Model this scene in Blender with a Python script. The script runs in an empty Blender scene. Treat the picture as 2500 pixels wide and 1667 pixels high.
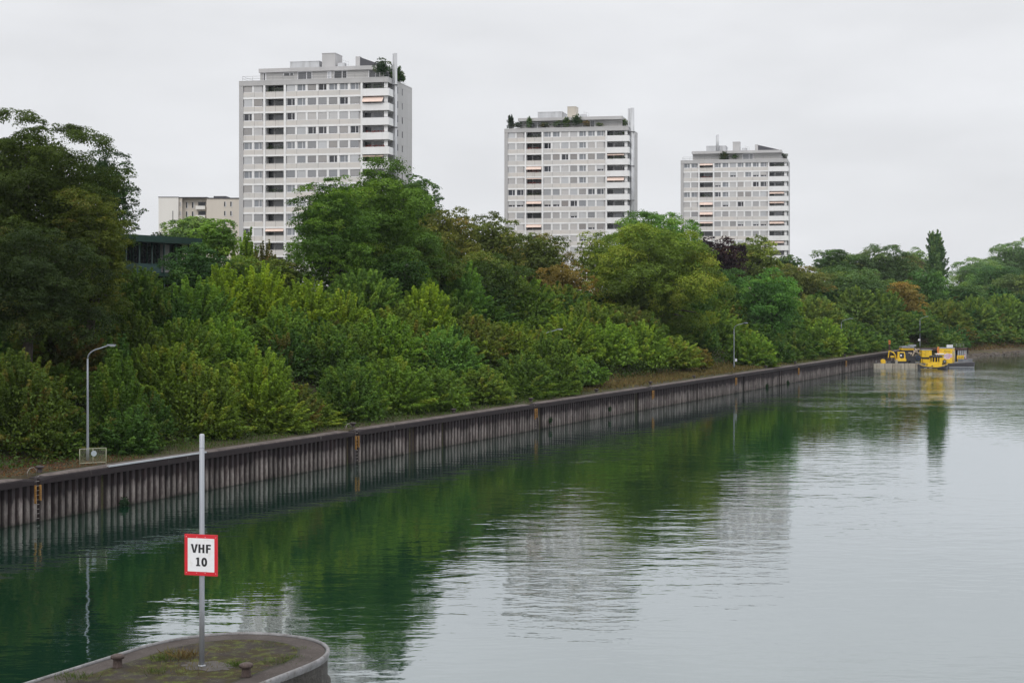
import bpy, math, random
import numpy as np
from mathutils import Vector, Matrix
HAZE, EXPO, DENOISE = 0.00005, 0.0, True

# ------------------------------------------------------------------ camera geometry
F, CX, HY, H = 4000.0, 1250.0, 728.0, 14.0        # focal length in photo pixels, horizon row, camera height
sc = bpy.context.scene
COL = sc.collection
R = math.radians

def PX(px, py, Y):
    return Vector(((px - CX) / F * Y, Y, H - (py - HY) / F * Y))

# canal wall frame: s runs along the wall, d away from the water
A = Vector((-31.1, 99.6, 0.0))
TH = math.atan2(228.4, 103.3)
T = Vector((math.cos(TH), math.sin(TH), 0))
N = Vector((-math.sin(TH), math.cos(TH), 0))

OFF_S, OFF_D = [293, 299.6, 310, 330, 357, 420, 900], [0, 11.1, 9.8, 9.8, 16, 30, 60]   # the shore steps out beyond the end of the wall
def off_v(s):
    return np.interp(s, OFF_S, OFF_D)

def off(s):
    return float(off_v(s))

def SD(s, d, z=0.0):
    p = A + T * s + N * (d - off(s))
    return Vector((p.x, p.y, z))

def locate(px, d):
    lo, hi = -90.0, 900.0
    for _ in range(60):
        m = (lo + hi) / 2
        p = SD(m, d)
        x = CX + F * p.x / p.y if p.y > 5 else -9e9
        if x < px: lo = m
        else: hi = m
    return lo

def gz(s, d):
    s = np.asarray(s, float); d = np.asarray(d, float)
    a = np.interp(d, [-3, -.2, .25, .9, .95, 6, 24, 40, 400, 3000], [-2.4, -2.4, 2.65, 2.65, 2.86, 3.0, 10.8, 11.4, 12.5, 10])
    b = np.interp(d, [-3, 0, 1.5, 6, 9, 26, 40, 400, 3000], [-2.4, 0, .7, 3.0, 3.4, 10.6, 11.4, 12.0, 10])
    t = np.clip((s - 299.8) / 4.0, 0, 1)
    n = .25 * np.sin(s * .31 + d * .5) * np.sin(d * .27 + s * .13) * np.clip((d - 5) / 6, 0, 1)
    return a * (1 - t) + b * t + n

# ------------------------------------------------------------------ object helpers
def tag(o, label=None, cat=None, group=None, kind=None):
    if label: o['label'] = label
    if cat: o['category'] = cat
    if group: o['group'] = group
    if kind: o['kind'] = kind
    return o

def empty(name, loc=(0, 0, 0), rz=0.0, parent=None):
    o = bpy.data.objects.new(name, None)
    o.empty_display_size = .3
    o.location = loc; o.rotation_euler = (0, 0, rz)
    COL.objects.link(o)
    if parent: o.parent = parent
    return o

def link(name, me, parent=None, loc=None, rz=None):
    o = bpy.data.objects.new(name, me)
    COL.objects.link(o)
    if parent: o.parent = parent
    if loc is not None: o.location = loc
    if rz is not None: o.rotation_euler = (0, 0, rz)
    return o

class MB:
    """collects shapes, links them as one mesh"""
    def __init__(s): s.v = []; s.f = []; s.m = []; s.sm = []
    def add(s, vs, fs, m=0, smooth=False):
        b = len(s.v); s.v += [tuple(p) for p in vs]
        for f in fs:
            s.f.append([b + i for i in f]); s.m.append(m); s.sm.append(smooth)
        return s
    def box(s, x0, x1, y0, y1, z0, z1, m=0):
        vs = [(x0,y0,z0),(x1,y0,z0),(x1,y1,z0),(x0,y1,z0),(x0,y0,z1),(x1,y0,z1),(x1,y1,z1),(x0,y1,z1)]
        return s.add(vs, [(3,2,1,0),(4,5,6,7),(0,1,5,4),(1,2,6,5),(2,3,7,6),(3,0,4,7)], m)
    def prism(s, poly, z0, z1, m=0):
        n = len(poly)
        vs = [(x, y, z0) for x, y in poly] + [(x, y, z1) for x, y in poly]
        fs = [tuple(range(n-1, -1, -1)), tuple(range(n, 2*n))] + [(i, (i+1) % n, n + (i+1) % n, n + i) for i in range(n)]
        return s.add(vs, fs, m)
    def prism_xz(s, poly, y0, y1, m=0):          # outline in x,z pushed along y; give it counter-clockwise seen from -y
        n = len(poly)
        vs = [(x, y0, z) for x, z in poly] + [(x, y1, z) for x, z in poly]
        fs = [tuple(range(n)), tuple(range(2*n-1, n-1, -1))] + [(i, n + i, n + (i+1) % n, (i+1) % n) for i in range(n)]
        return s.add(vs, fs, m)
    def tube(s, path, r, n=8, m=0, caps=True, smooth=True):
        path = [Vector(p) for p in path]
        rs = r if isinstance(r, (list, tuple)) else [r] * len(path)
        vs = []; up = None
        for i, p in enumerate(path):
            d = (path[min(i+1, len(path)-1)] - path[max(i-1, 0)])
            d = d.normalized() if d.length > 1e-9 else Vector((0, 0, 1))
            if up is None:
                up = Vector((1, 0, 0)) if abs(d.x) < .8 else Vector((0, 1, 0))
            a = (up - d * up.dot(d)).normalized(); b = d.cross(a); up = a
            for k in range(n):
                t = 2 * math.pi * k / n
                vs.append(p + (a * math.cos(t) + b * math.sin(t)) * rs[i])
        fs = []
        for i in range(len(path) - 1):
            for k in range(n):
                fs.append((i*n + k, i*n + (k+1) % n, (i+1)*n + (k+1) % n, (i+1)*n + k))
        s.add(vs, fs, m, smooth)
        if caps:
            b = len(s.v) - len(vs)
            s.f.append([b + k for k in range(n-1, -1, -1)]); s.m.append(m); s.sm.append(False)
            s.f.append([b + (len(path)-1)*n + k for k in range(n)]); s.m.append(m); s.sm.append(False)
        return s
    def lathe(s, prof, cx=0, cy=0, n=16, m=0, smooth=True):   # prof: list of (r, z) upwards
        vs = []; fs = []
        for r, z in prof:
            for k in range(n):
                t = 2 * math.pi * k / n
                vs.append((cx + r * math.cos(t), cy + r * math.sin(t), z))
        for i in range(len(prof) - 1):
            for k in range(n):
                fs.append((i*n + k, i*n + (k+1) % n, (i+1)*n + (k+1) % n, (i+1)*n + k))
        s.add(vs, fs, m, smooth)
        b = len(s.v) - len(vs)
        s.f.append([b + k for k in range(n-1, -1, -1)]); s.m.append(m); s.sm.append(False)
        s.f.append([b + (len(prof)-1)*n + k for k in range(n)]); s.m.append(m); s.sm.append(False)
        return s
    def ribbon(s, pts, w, y, m=0):                # flat stroke in the x,z plane at depth y
        for i in range(len(pts) - 1):
            (x0, z0), (x1, z1) = pts[i], pts[i+1]
            L = math.hypot(x1-x0, z1-z0) or 1
            ex, ez = (x1-x0)/L*w*.3, (z1-z0)/L*w*.3
            nx, nz = -(z1-z0)/L*w/2, (x1-x0)/L*w/2
            s.add([(x0-ex-nx, y, z0-ez-nz), (x1+ex-nx, y, z1+ez-nz), (x1+ex+nx, y, z1+ez+nz), (x0-ex+nx, y, z0-ez+nz)], [(0,1,2,3)], m)
        return s
    def mesh(s, name, mats):
        me = bpy.data.meshes.new(name)
        me.from_pydata(s.v, [], s.f)
        for mt in (mats if isinstance(mats, (list, tuple)) else [mats]): me.materials.append(mt)
        me.polygons.foreach_set('material_index', s.m)
        me.polygons.foreach_set('use_smooth', s.sm)
        me.update()
        return me
    def build(s, name, mats, parent=None, loc=None, rz=None, bevel=0):
        o = link(name, s.mesh(name, mats), parent, loc, rz)
        if bevel:
            b = o.modifiers.new('bevel', 'BEVEL'); b.width = bevel; b.segments = 2; b.limit_method = 'ANGLE'
        return o

# ------------------------------------------------------------------ material helpers
class NT:
    def __init__(s, name):
        s.mat = bpy.data.materials.new(name); s.mat.use_nodes = True
        s.t = s.mat.node_tree; s.t.nodes.clear()
        s.out = s.t.nodes.new('ShaderNodeOutputMaterial')
    def n(s, typ, **kw):
        o = s.t.nodes.new('ShaderNode' + typ)
        for k, v in kw.items():
            if k in o.inputs.keys(): o.inputs[k].default_value = v
            else: setattr(o, k, v)
        return o
    def l(s, a, b): s.t.links.new(a, b)
    def math(s, op, a, b=None, c=None, clamp=False):
        o = s.t.nodes.new('ShaderNodeMath'); o.operation = op; o.use_clamp = clamp
        for i, x in enumerate((a, b, c)):
            if x is None: continue
            if isinstance(x, (int, float)): o.inputs[i].default_value = x
            else: s.l(x, o.inputs[i])
        return o.outputs[0]
    def mix(s, fac, a, b, mode='MIX'):
        o = s.t.nodes.new('ShaderNodeMix'); o.data_type = 'RGBA'; o.blend_type = mode
        for i, x in ((0, fac), (6, a), (7, b)):
            if isinstance(x, (int, float)): o.inputs[i].default_value = x
            elif isinstance(x, tuple): o.inputs[i].default_value = (*x, 1) if len(x) == 3 else x
            else: s.l(x, o.inputs[i])
        return o.outputs[2]
    def noise(s, scale, detail=3, rough=.55, vec=None, out='Fac'):
        o = s.n('TexNoise'); o.inputs['Scale'].default_value = scale; o.inputs['Detail'].default_value = detail
        o.inputs['Roughness'].default_value = rough
        if vec is not None: s.l(vec, o.inputs['Vector'])
        return o.outputs[out]
    def obj(s): return s.n('TexCoord').outputs['Object']
    def scaled(s, vec, sx, sy, sz):
        o = s.n('Mapping'); o.inputs['Scale'].default_value = (sx, sy, sz); s.l(vec, o.inputs['Vector']); return o.outputs[0]
    def ramp(s, fac, stops):
        o = s.t.nodes.new('ShaderNodeValToRGB'); e = o.color_ramp.elements
        while len(e) < len(stops): e.new(.5)
        for el, (p, c) in zip(e, stops):
            el.position = p; el.color = (*c, 1) if len(c) == 3 else c
        s.l(fac, o.inputs[0]); return o.outputs[0]
    def rampf(s, fac, stops): return s.ramp(fac, [(p, (c, c, c)) for p, c in stops])
    def principled(s, color, rough=.6, metal=0.0, bump=None, bdist=.02, spec=.5):
        p = s.n('BsdfPrincipled')
        for k, x in (('Base Color', color), ('Roughness', rough), ('Metallic', metal), ('Specular IOR Level', spec)):
            if isinstance(x, tuple): p.inputs[k].default_value = (*x, 1) if len(x) == 3 else x
            elif isinstance(x, (int, float)): p.inputs[k].default_value = x
            else: s.l(x, p.inputs[k])
        if bump is not None:
            b = s.n('Bump'); b.inputs['Distance'].default_value = bdist; s.l(bump, b.inputs['Height']); s.l(b.outputs[0], p.inputs['Normal'])
        s.l(p.outputs[0], s.out.inputs['Surface'])
        return p

def simple(name, c, rough=.6, metal=0.0, var=.25, scale=2.0, dirt=None, streak=False, spec=.5):
    """paint, concrete or metal with uneven wear"""
    k = NT(name); co = k.obj()
    v = k.scaled(co, 1, 1, .15) if streak else co
    f = k.noise(scale, 5, .6, v)
    col = k.mix(k.rampf(f, [(.3, 0), (.7, 1)]), tuple(x * (1 - var) for x in c), tuple(min(1, x * (1 + var * .5)) for x in c))
    if dirt:
        g = k.noise(scale * 2.7, 4, .65, v)
        col = k.mix(k.rampf(g, [(.52, 0), (.68, dirt[1])]), col, dirt[0])
    k.principled(col, k.math('ADD', k.math('MULTIPLY', f, .2), rough - .1), metal, spec=spec)
    return k.mat

def tinted(name, rough=.6, var=.2, scale=1.5, spec=.5):
    """takes its colour from the object it is on"""
    k = NT(name); oi = k.n('ObjectInfo')
    f = k.noise(scale, 4, .6, k.obj())
    col = k.mix(k.math('MULTIPLY', k.rampf(f, [(.3, 0), (.7, 1)]), var), oi.outputs['Color'], (0, 0, 0))
    k.principled(col, rough, spec=spec)
    return k.mat
# ------------------------------------------------------------------ foliage
def foliage_material():
    k = NT('leaves'); oi = k.n('ObjectInfo')
    av = k.n('Attribute', attribute_name='leaf').outputs['Fac']
    ap = k.n('Attribute', attribute_name='clump').outputs['Fac']
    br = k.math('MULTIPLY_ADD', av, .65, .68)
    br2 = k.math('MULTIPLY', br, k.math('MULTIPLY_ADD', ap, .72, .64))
    vm = k.n('VectorMath', operation='SCALE'); k.l(oi.outputs['Color'], vm.inputs[0]); k.l(br2, vm.inputs['Scale'])
    warm = k.mix(1.0, vm.outputs[0], (1.5, 1.15, .5), 'MULTIPLY')
    c1 = k.mix(k.rampf(ap, [(.45, 0), (.95, .5)]), vm.outputs[0], warm)
    # some clumps have turned; how many is the object's colour alpha
    thr = k.math('SUBTRACT', k.math('ADD', k.math('MULTIPLY_ADD', av, .35, ap), -.17), k.math('SUBTRACT', 1.0, oi.outputs['Alpha']))
    aut = k.math('MULTIPLY', k.math('MULTIPLY', thr, 4.0, clamp=True), .6)
    brown = k.mix(av, (.15, .085, .036), (.22, .12, .045))
    c2 = k.mix(aut, c1, brown)
    d = k.n('BsdfDiffuse'); k.l(c2, d.inputs['Color'])
    tr = k.n('BsdfTranslucent'); k.l(k.mix(1.0, c2, (1.1, 1.1, .5), 'MULTIPLY'), tr.inputs['Color'])
    m1 = k.n('MixShader'); m1.inputs[0].default_value = .38
    k.l(d.outputs[0], m1.inputs[1]); k.l(tr.outputs[0], m1.inputs[2])
    g = k.n('BsdfGlossy'); g.inputs['Roughness'].default_value = .55; g.inputs['Color'].default_value = (.9, .95, 1, 1)
    m2 = k.n('MixShader'); m2.inputs[0].default_value = .010
    k.l(m1.outputs[0], m2.inputs[1]); k.l(g.outputs[0], m2.inputs[2])
    k.l(m2.outputs[0], k.out.inputs['Surface'])
    return k.mat
M_LEAF = foliage_material()
M_BARK = simple('bark', (.05, .04, .032), .9, var=.4, scale=3, streak=True)

def unit(v):
    return v / np.maximum(np.linalg.norm(v, axis=1, keepdims=True), 1e-9)

def leaf_mesh(name, c, nrm, size, va, pa, rng, mats=None, aspect=.55, along=None):
    """one rhombic leaf per centre"""
    n = len(c)
    nrm = unit(nrm)
    r = rng.normal(size=(n, 3)) if along is None else along + rng.normal(size=(n, 3)) * .4
    t = unit(np.cross(nrm, r)); b = np.cross(nrm, t)
    L = (size * .5)[:, None]; W = L * aspect
    vs = np.empty((n, 4, 3), np.float32)
    vs[:, 0] = c - t * L; vs[:, 1] = c - b * W + t * L * .15; vs[:, 2] = c + t * L; vs[:, 3] = c + b * W + t * L * .15
    me = bpy.data.meshes.new(name)
    me.vertices.add(n * 4); me.vertices.foreach_set('co', vs.ravel())
    me.loops.add(n * 4); me.loops.foreach_set('vertex_index', np.arange(n * 4, dtype=np.int32))
    me.polygons.add(n); me.polygons.foreach_set('loop_start', np.arange(0, n * 4, 4, dtype=np.int32))
    for nm, x in (('leaf', va), ('clump', pa)):
        a = me.attributes.new(nm, 'FLOAT', 'FACE'); a.data.foreach_set('value', np.asarray(x, np.float32))
    for m in (mats or [M_LEAF]): me.materials.append(m)
    me.update(calc_edges=True)
    return me

def dirs(n, rng):
    return unit(rng.normal(size=(n, 3)))

def crown_clumpy(rx, ry, rz, leaf, rng, cl=.3, cover=2.6, low=-.75, nc=None, dens=1.0, flat=.62, full=.5):
    """rounded leaf clumps like umbrellas over an ellipsoid, centre at origin"""
    rm = (rx * ry * rz) ** (1/3)
    rc = cl * min(rx, ry)
    nc = nc or int(4.3 * (rm / rc) ** 2)
    C = []; RR = []
    i = 0
    while len(C) < nc and i < nc * 30:
        i += 1
        d = dirs(1, rng)[0]
        if d[2] < low or rng.random() > .55 + .45 * (d[2] + 1) / 2: continue
        wob = 1 + .10 * math.sin(3.1 * d[0] + 5 * d[1] + rx) + .07 * math.sin(7 * d[2] + 4 * d[0])
        f = min(rng.uniform(.64, .94) * wob, .97 - .13 * max(0, d[2]) ** 2)
        rad = 1.0 if d[2] > 0 else max(1 - d[2] ** 2, .02) ** (full - .5)
        q = d * f * np.array([rx * rad, ry * rad, rz]); rq = rc * rng.uniform(.6, 1.3)
        if C:
            dq = (np.array(C) - q) / np.array([1, 1, .72])
            if (np.linalg.norm(dq, axis=1) < .68 * (np.array(RR) + rq)).any() and rng.random() < .96: continue
        C.append(q); RR.append(rq)
    C = np.array(C); RR = np.array(RR)
    P = []; NN = []; V = []; Q = []
    la = leaf * leaf * .3
    for c, r in zip(C, RR):
        n = int(dens * cover * 3.3 * r * r / la * .55)
        out = unit((c / np.array([rx, ry, rz]))[None])[0]
        ns = max(7, int(8 + 9 * r))                        # leaf sprays on the clump, each a small dome
        ds = unit(rng.normal(size=(ns, 3)) + out * .6 + np.array([0, 0, .55]))
        cs = c + ds * (r * rng.uniform(.62, 1.0, ns))[:, None] * np.array([1.1, 1.1, flat])
        rs = r * rng.uniform(.24, .42, ns); vsp = rng.uniform(.1, .9, ns)
        k = rng.integers(0, ns, n)
        u = unit(rng.normal(size=(n, 3)) + ds[k] * .35 + np.array([0, 0, .5]))
        p = cs[k] + u * (rs[k] * rng.uniform(.25, 1.05, n) ** .5)[:, None] * np.array([1.15, 1.15, .6])
        P.append(p); NN.append(u + np.array([0, 0, .9]) + rng.normal(size=(n, 3)) * .38)
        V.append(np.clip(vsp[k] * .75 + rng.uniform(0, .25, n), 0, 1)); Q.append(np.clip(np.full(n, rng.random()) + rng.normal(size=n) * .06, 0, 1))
    # inner leaves
    n = int(dens * cover * rm * rm * 5.5 / (la * 3))
    d = dirs(n, rng); f = rng.uniform(.15, .8, n) ** .6
    p = d * f[:, None] * np.array([rx, ry, rz]) * .84
    keep = p[:, 2] > low * rz * .85
    p = p[keep]; P.append(p); NN.append(dirs(len(p), rng) + np.array([0, 0, .4]))
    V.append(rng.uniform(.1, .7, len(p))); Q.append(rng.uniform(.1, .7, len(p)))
    sz = np.concatenate([leaf * rng.uniform(.65, 1.25, sum(len(x) for x in P[:-1])), leaf * 1.7 * np.ones(len(P[-1]))])
    return np.concatenate(P), np.concatenate(NN), sz, np.concatenate(V), np.concatenate(Q), C

def crown_shoots(rx, ry, h, leaf, rng, n=None, dens=1.0, spiky=1.0, up=.6):
    """many leafy shoots rising and spreading from the ground, base at z=0"""
    n = n or int(46 + 9 * rx * ry)
    P = []; NN = []; V = []; Q = []; TIPS = []
    la = leaf * leaf * .3
    for i in range(n):
        a = rng.uniform(0, 2 * math.pi); q = math.sqrt(rng.random())
        el = rng.uniform(-.05, 1) ** 1 if rng.random() < .8 else rng.uniform(.6, 1)
        el = max(el, .02)
        rad = math.sqrt(max(0, 1 - el ** 2)) * (1 - .25 * q * rng.random())
        wob = 1 + .15 * math.sin(2 * a + rx * 3) + .1 * math.sin(5 * a + h)
        tip = np.array([math.cos(a) * rad * rx * wob, math.sin(a) * rad * ry * wob, (.12 + .88 * el) * h * rng.uniform(.78, 1.0 + .1 * spiky)])
        st = np.array([tip[0] * .3, tip[1] * .3, tip[2] * rng.uniform(.25, .5)])
        L = np.linalg.norm(tip - st)
        w0 = rng.uniform(.32, .55) * min(1.2, .3 + .15 * rx)
        m = max(20, int(dens * 3.4 * L * w0 * 2 / la))
        t = rng.uniform(0, 1, m) ** .8
        # leaves sit in layers along the shoot
        lay = np.round(t * L / .32) * .32 / max(L, .1)
        t = np.clip(t * .5 + lay * .5, 0, 1)
        wid = w0 * (1 - t) ** .7 + .06 + .05 * rng.random()
        o = rng.normal(size=(m, 3)); o[:, 2] *= .55
        p = st + (tip - st) * t[:, None] + np.array([0, 0, .1 * L]) * (t * (1 - t))[:, None] * up + unit(o) * (wid * rng.uniform(.3, 1.05, m) ** .6)[:, None]
        p[:, 2] -= .12 * w0 * (np.linalg.norm((p - st - (tip - st) * t[:, None])[:, :2], axis=1) / max(w0, .1)) ** 2
        P.append(p); NN.append(rng.normal(size=(m, 3)) * .55 + np.array([0, 0, .85]) + unit(o) * .5)
        pv = rng.random()
        V.append(np.clip(rng.beta(2, 2, m) * .75 + .3 * t, 0, 1)); Q.append(np.clip(pv + rng.normal(size=m) * .07, 0, 1))
        TIPS.append(tip)
    na = sum(len(x) for x in P)
    m = int(dens * rx * ry * h ** .5 * 2.2 / la * .5)
    d = dirs(m, rng); d[:, 2] = np.abs(d[:, 2])
    p = d * np.array([rx, ry, h]) * (rng.uniform(.2, .78, m) ** .5)[:, None]
    P.append(p); NN.append(rng.normal(size=(m, 3)) + np.array([0, 0, .6])); V.append(rng.uniform(.1, .6, m)); Q.append(rng.uniform(.1, .7, m))
    sz = np.concatenate([leaf * rng.uniform(.65, 1.25, na), leaf * 1.6 * np.ones(m)])
    return np.concatenate(P), np.concatenate(NN), sz, np.concatenate(V), np.concatenate(Q), np.array(TIPS)

def trunk_mesh(h, r, tips, rng, nl=9, lean=.0, fork=.3):
    mb = MB()
    top = Vector((lean * h, 0, h))
    path = [Vector((0, 0, -.6))] + [Vector((lean * h * t + .03 * h * math.sin(5 * t + r), .02 * h * math.cos(4 * t), h * t)) for t in (0.04, .2, .4, .6, .8, 1)]
    mb.tube(path, [r * 1.5, r * 1.2, r, r * .82, r * .62, r * .4, r * .14], 8)
    idx = rng.permutation(len(tips))[:nl]
    for i in idx:
        e = Vector(tips[i]); s = Vector((0, 0, h * rng.uniform(fork, .75)))
        if e.z < s.z: s.z = max(.1 * h, e.z * .7)
        m = s.lerp(e, .5) + Vector((0, 0, .08 * h))
        q = r * .42
        mb.tube([s, s.lerp(m, .5) + Vector((0, 0, .02 * h)), m, m.lerp(e, .6), e], [q, q * .8, q * .6, q * .4, q * .15], 6)
    return mb

VEG = []; COLK = 3.5
def tree(kind, name, px, top, wpx, d, color, label, cat='tree', group=None, low=None, aut=.1, seed=None, cl=.32, cover=2.6, leafk=1.0, dens=1.0, depth=1.0, dz=0.0, hmax=None, hfrac=.8):
    """stands at distance d behind the wall where photo column px looks; its top reaches photo row `top`"""
    s = locate(px, d); p = SD(s, d); g = float(gz(s, d)) + dz
    Y = p.y
    zt = H - (top - HY) / F * Y
    h = max(zt - g, 1.2)
    if hmax: h = min(h, hmax)
    w = wpx / F * Y * (1.27 if kind == 'clumpy' else 1.0 if kind == 'poplar' else 1.25)
    rng = np.random.default_rng(seed if seed is not None else int(px * 7 + top * 13 + d * 5))
    leaf = float(np.clip(.00145 * Y, .17, .55)) * leafk
    root = empty(name, (p.x, p.y, g), rng.uniform(0, 6.28))
    tag(root, label, cat, group)
    a = b = w / 2
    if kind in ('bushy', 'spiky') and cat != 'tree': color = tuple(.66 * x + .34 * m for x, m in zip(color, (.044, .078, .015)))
    if group == FA: color = tuple(1.2 * x + .003 for x in color)  # lightened leaf colours stand in for haze over the far trees
    if px < 420 and cat != 'roof plant': color = tuple(x * (.62 if px < 330 else .8) for x in color)    # leaf colours darkened toward the left edge for its shade and vignetting
    b *= depth
    if kind == 'clumpy':
        ch = h * hfrac if low is None else min((low - top) / F * Y, h * .97)
        rz = ch / 2 * 1.1
        k = max(1.0, 1.0)
        c = crown_clumpy(a * .86, b * .86, rz * .9, leaf, rng, cl, cover, dens=dens, low=-.98 if ch > h * .8 else -.85, full=.18 if ch > h * .75 else .4)
        zc = h - ch / 2
        pts = c[0] + np.array([0, 0, zc]); tips = c[5] * .85 + np.array([0, 0, zc])
        tr = trunk_mesh(h * .82, max(.12, .022 * h + .012 * w), tips, rng, 12)
    elif kind == 'poplar':
        n = 170; P = []; NN = []; V = []; Q = []; tips = []
        la = leaf * leaf * .3
        for i in range(n):
            t0 = rng.uniform(.04, .9); ang = rng.uniform(0, 6.28)
            prof = math.sin(min(1, t0 / .38) * math.pi / 2) ** .7 * (1 - max(0, t0 - .38) / .75) ** .8
            rr = a * prof * rng.uniform(.5, 1.0)
            st = np.array([math.cos(ang) * rr * .3, math.sin(ang) * rr * .3, h * t0 * .9])
            tip = np.array([math.cos(ang) * rr, math.sin(ang) * rr, min(h, h * (t0 * .9 + rng.uniform(.1, .17)))])
            m = int(85 * dens * (.18 / la) ** .5 / .9)
            t = rng.uniform(0, 1, m); o = unit(rng.normal(size=(m, 3)))
            pp = st + (tip - st) * t[:, None] + o * (.75 * (a / 3.5) * (1 - t * .75) * rng.uniform(.4, 1, m))[:, None]
            P.append(pp); NN.append(o + rng.normal(size=(m, 3)) * .5 + np.array([math.cos(ang), math.sin(ang), .5]) * .5)
            V.append(rng.beta(2, 2, m)); Q.append(np.clip(rng.random() + rng.normal(size=m) * .06, 0, 1)); tips.append(tip)
        m = int(n * 20)
        t = rng.uniform(.05, .9, m); ang = rng.uniform(0, 6.28, m); rr = a * .62 * np.sin(np.minimum(1, t / .38) * 1.57) ** .7 * (1 - np.maximum(0, t - .38) / .75) * rng.random(m) ** .5
        P.append(np.stack([np.cos(ang) * rr, np.sin(ang) * rr, t * h], 1)); NN.append(dirs(m, rng)); V.append(rng.uniform(.1, .6, m)); Q.append(rng.uniform(.1, .7, m))
        pts = np.concatenate(P); na = len(pts) - m
        c = (pts, np.concatenate(NN), np.concatenate([leaf * rng.uniform(.7, 1.2, na), leaf * 1.6 * np.ones(m)]), np.concatenate(V), np.concatenate(Q))
        tips = np.array(tips); tr = trunk_mesh(h * .9, .35, tips, rng, 8)
    else:
        c = crown_shoots(a * .95, b * .95, h, leaf, rng, dens=dens, spiky=1.6 if kind == 'spiky' else .5)
        pts = c[0]; tips = c[5] * .92
        tr = trunk_mesh(h * .75, max(.05, .012 * h), tips, rng, 14, fork=.12)
    me = leaf_mesh('crown', pts, c[1], c[2], c[3], c[4], rng)
    cr = link('crown', me, root); cr.color = (color[0] * COLK * 1.1, color[1] * COLK, color[2] * COLK * .7, aut)
    tr.build('trunk', M_BARK, root)
    VEG.append(root)
    return root

DG = (.014, .032, .008); MG = (.026, .062, .013); YG = (.060, .100, .011); BG = (.035, .085, .02)
OL = (.033, .052, .012); TE = (.018, .040, .018); LT = (.040, .075, .036); PU = (.007, .004, .0095); BR = (.052, .045, .016)
PL = 'trees along the top of the bank'; SL = 'young trees and shrubs on the bank slope'; FA = 'trees beyond the end of the wall'

C_ = 'clumpy'
# ---- tall trees on top of the bank
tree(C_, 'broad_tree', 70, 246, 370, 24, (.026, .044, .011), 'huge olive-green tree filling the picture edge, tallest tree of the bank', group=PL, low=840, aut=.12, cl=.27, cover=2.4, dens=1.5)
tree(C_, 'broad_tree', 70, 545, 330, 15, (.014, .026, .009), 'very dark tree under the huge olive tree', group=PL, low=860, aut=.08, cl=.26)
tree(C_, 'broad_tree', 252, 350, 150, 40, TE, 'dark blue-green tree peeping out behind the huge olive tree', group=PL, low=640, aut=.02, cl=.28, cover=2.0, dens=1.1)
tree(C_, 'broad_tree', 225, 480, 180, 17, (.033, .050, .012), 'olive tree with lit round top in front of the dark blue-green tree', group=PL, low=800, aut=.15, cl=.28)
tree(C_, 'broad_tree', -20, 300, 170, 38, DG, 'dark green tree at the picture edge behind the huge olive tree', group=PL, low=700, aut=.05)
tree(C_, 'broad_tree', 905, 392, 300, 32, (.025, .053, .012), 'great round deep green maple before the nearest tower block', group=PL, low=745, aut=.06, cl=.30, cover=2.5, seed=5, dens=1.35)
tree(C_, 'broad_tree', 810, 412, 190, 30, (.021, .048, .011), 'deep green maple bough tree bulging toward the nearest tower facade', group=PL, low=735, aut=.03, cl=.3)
tree(C_, 'broad_tree', 960, 610, 170, 25, (.012, .030, .008), 'very dark shaded tree under the great round maple', group=PL, low=760, aut=.05, cl=.3)  # near-black leaf colour carries the shade of the trunk zone below the maple
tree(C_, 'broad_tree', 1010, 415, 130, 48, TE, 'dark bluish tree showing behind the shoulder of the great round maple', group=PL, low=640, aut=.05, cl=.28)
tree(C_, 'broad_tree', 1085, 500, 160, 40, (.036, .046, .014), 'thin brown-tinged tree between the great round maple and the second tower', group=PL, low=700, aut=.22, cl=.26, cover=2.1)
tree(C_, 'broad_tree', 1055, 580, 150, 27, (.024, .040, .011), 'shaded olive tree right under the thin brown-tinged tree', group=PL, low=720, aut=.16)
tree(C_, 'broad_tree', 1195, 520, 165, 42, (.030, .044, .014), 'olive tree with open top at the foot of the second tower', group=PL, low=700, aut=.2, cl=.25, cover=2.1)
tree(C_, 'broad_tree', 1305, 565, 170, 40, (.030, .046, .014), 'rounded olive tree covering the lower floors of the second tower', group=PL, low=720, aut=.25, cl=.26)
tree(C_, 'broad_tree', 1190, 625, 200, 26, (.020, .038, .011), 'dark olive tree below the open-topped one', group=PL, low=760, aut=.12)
tree(C_, 'broad_tree', 1375, 640, 120, 28, BR, 'rusty brown tree between the second tower and the big olive dome', group=PL, low=745, aut=.22, cover=1.9)
tree(C_, 'broad_tree', 1600, 516, 215, 34, (.028, .066, .017), 'fresh green tree crown rising behind the big olive dome', group=PL, low=680, aut=.03, cl=.27)
tree(C_, 'broad_tree', 1592, 546, 290, 17, (.038, .064, .013), 'big olive dome-shaped tree standing low on the bank', group=PL, low=815, aut=.12, dens=1.3, cl=.27, cover=2.5, seed=9)
tree(C_, 'broad_tree', 1462, 560, 130, 30, (.042, .066, .016), 'loose yellow-green tree against the second tower corner', group=PL, low=730, aut=.1, cl=.25, cover=1.7, dens=.8)
tree(C_, 'broad_tree', 1680, 640, 120, 20, (.022, .050, .014), 'shaded green tree leaning on the side of the big olive dome', group=PL, low=810, aut=.08)
tree(C_, 'purple_tree', 1745, 575, 140, 29, PU, 'dark purple-leaved tree before the farthest tower', group=PL, low=720, aut=0, cl=.28, cover=2.3)
tree(C_, 'broad_tree', 1835, 572, 140, 34, (.042, .064, .020), 'yellow-green domed tree before the farthest tower', group=PL, low=720, aut=.1, cl=.25)
tree(C_, 'broad_tree', 1775, 650, 130, 22, (.018, .045, .014), 'dark green tree below the purple-leaved tree', group=PL, low=790, aut=.05)
tree(C_, 'broad_tree', 1880, 655, 150, 12, (.022, .060, .018), 'full green maple reaching down toward the wall below the domed tree', group=PL, low=845, aut=.04, cl=.27)
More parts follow.
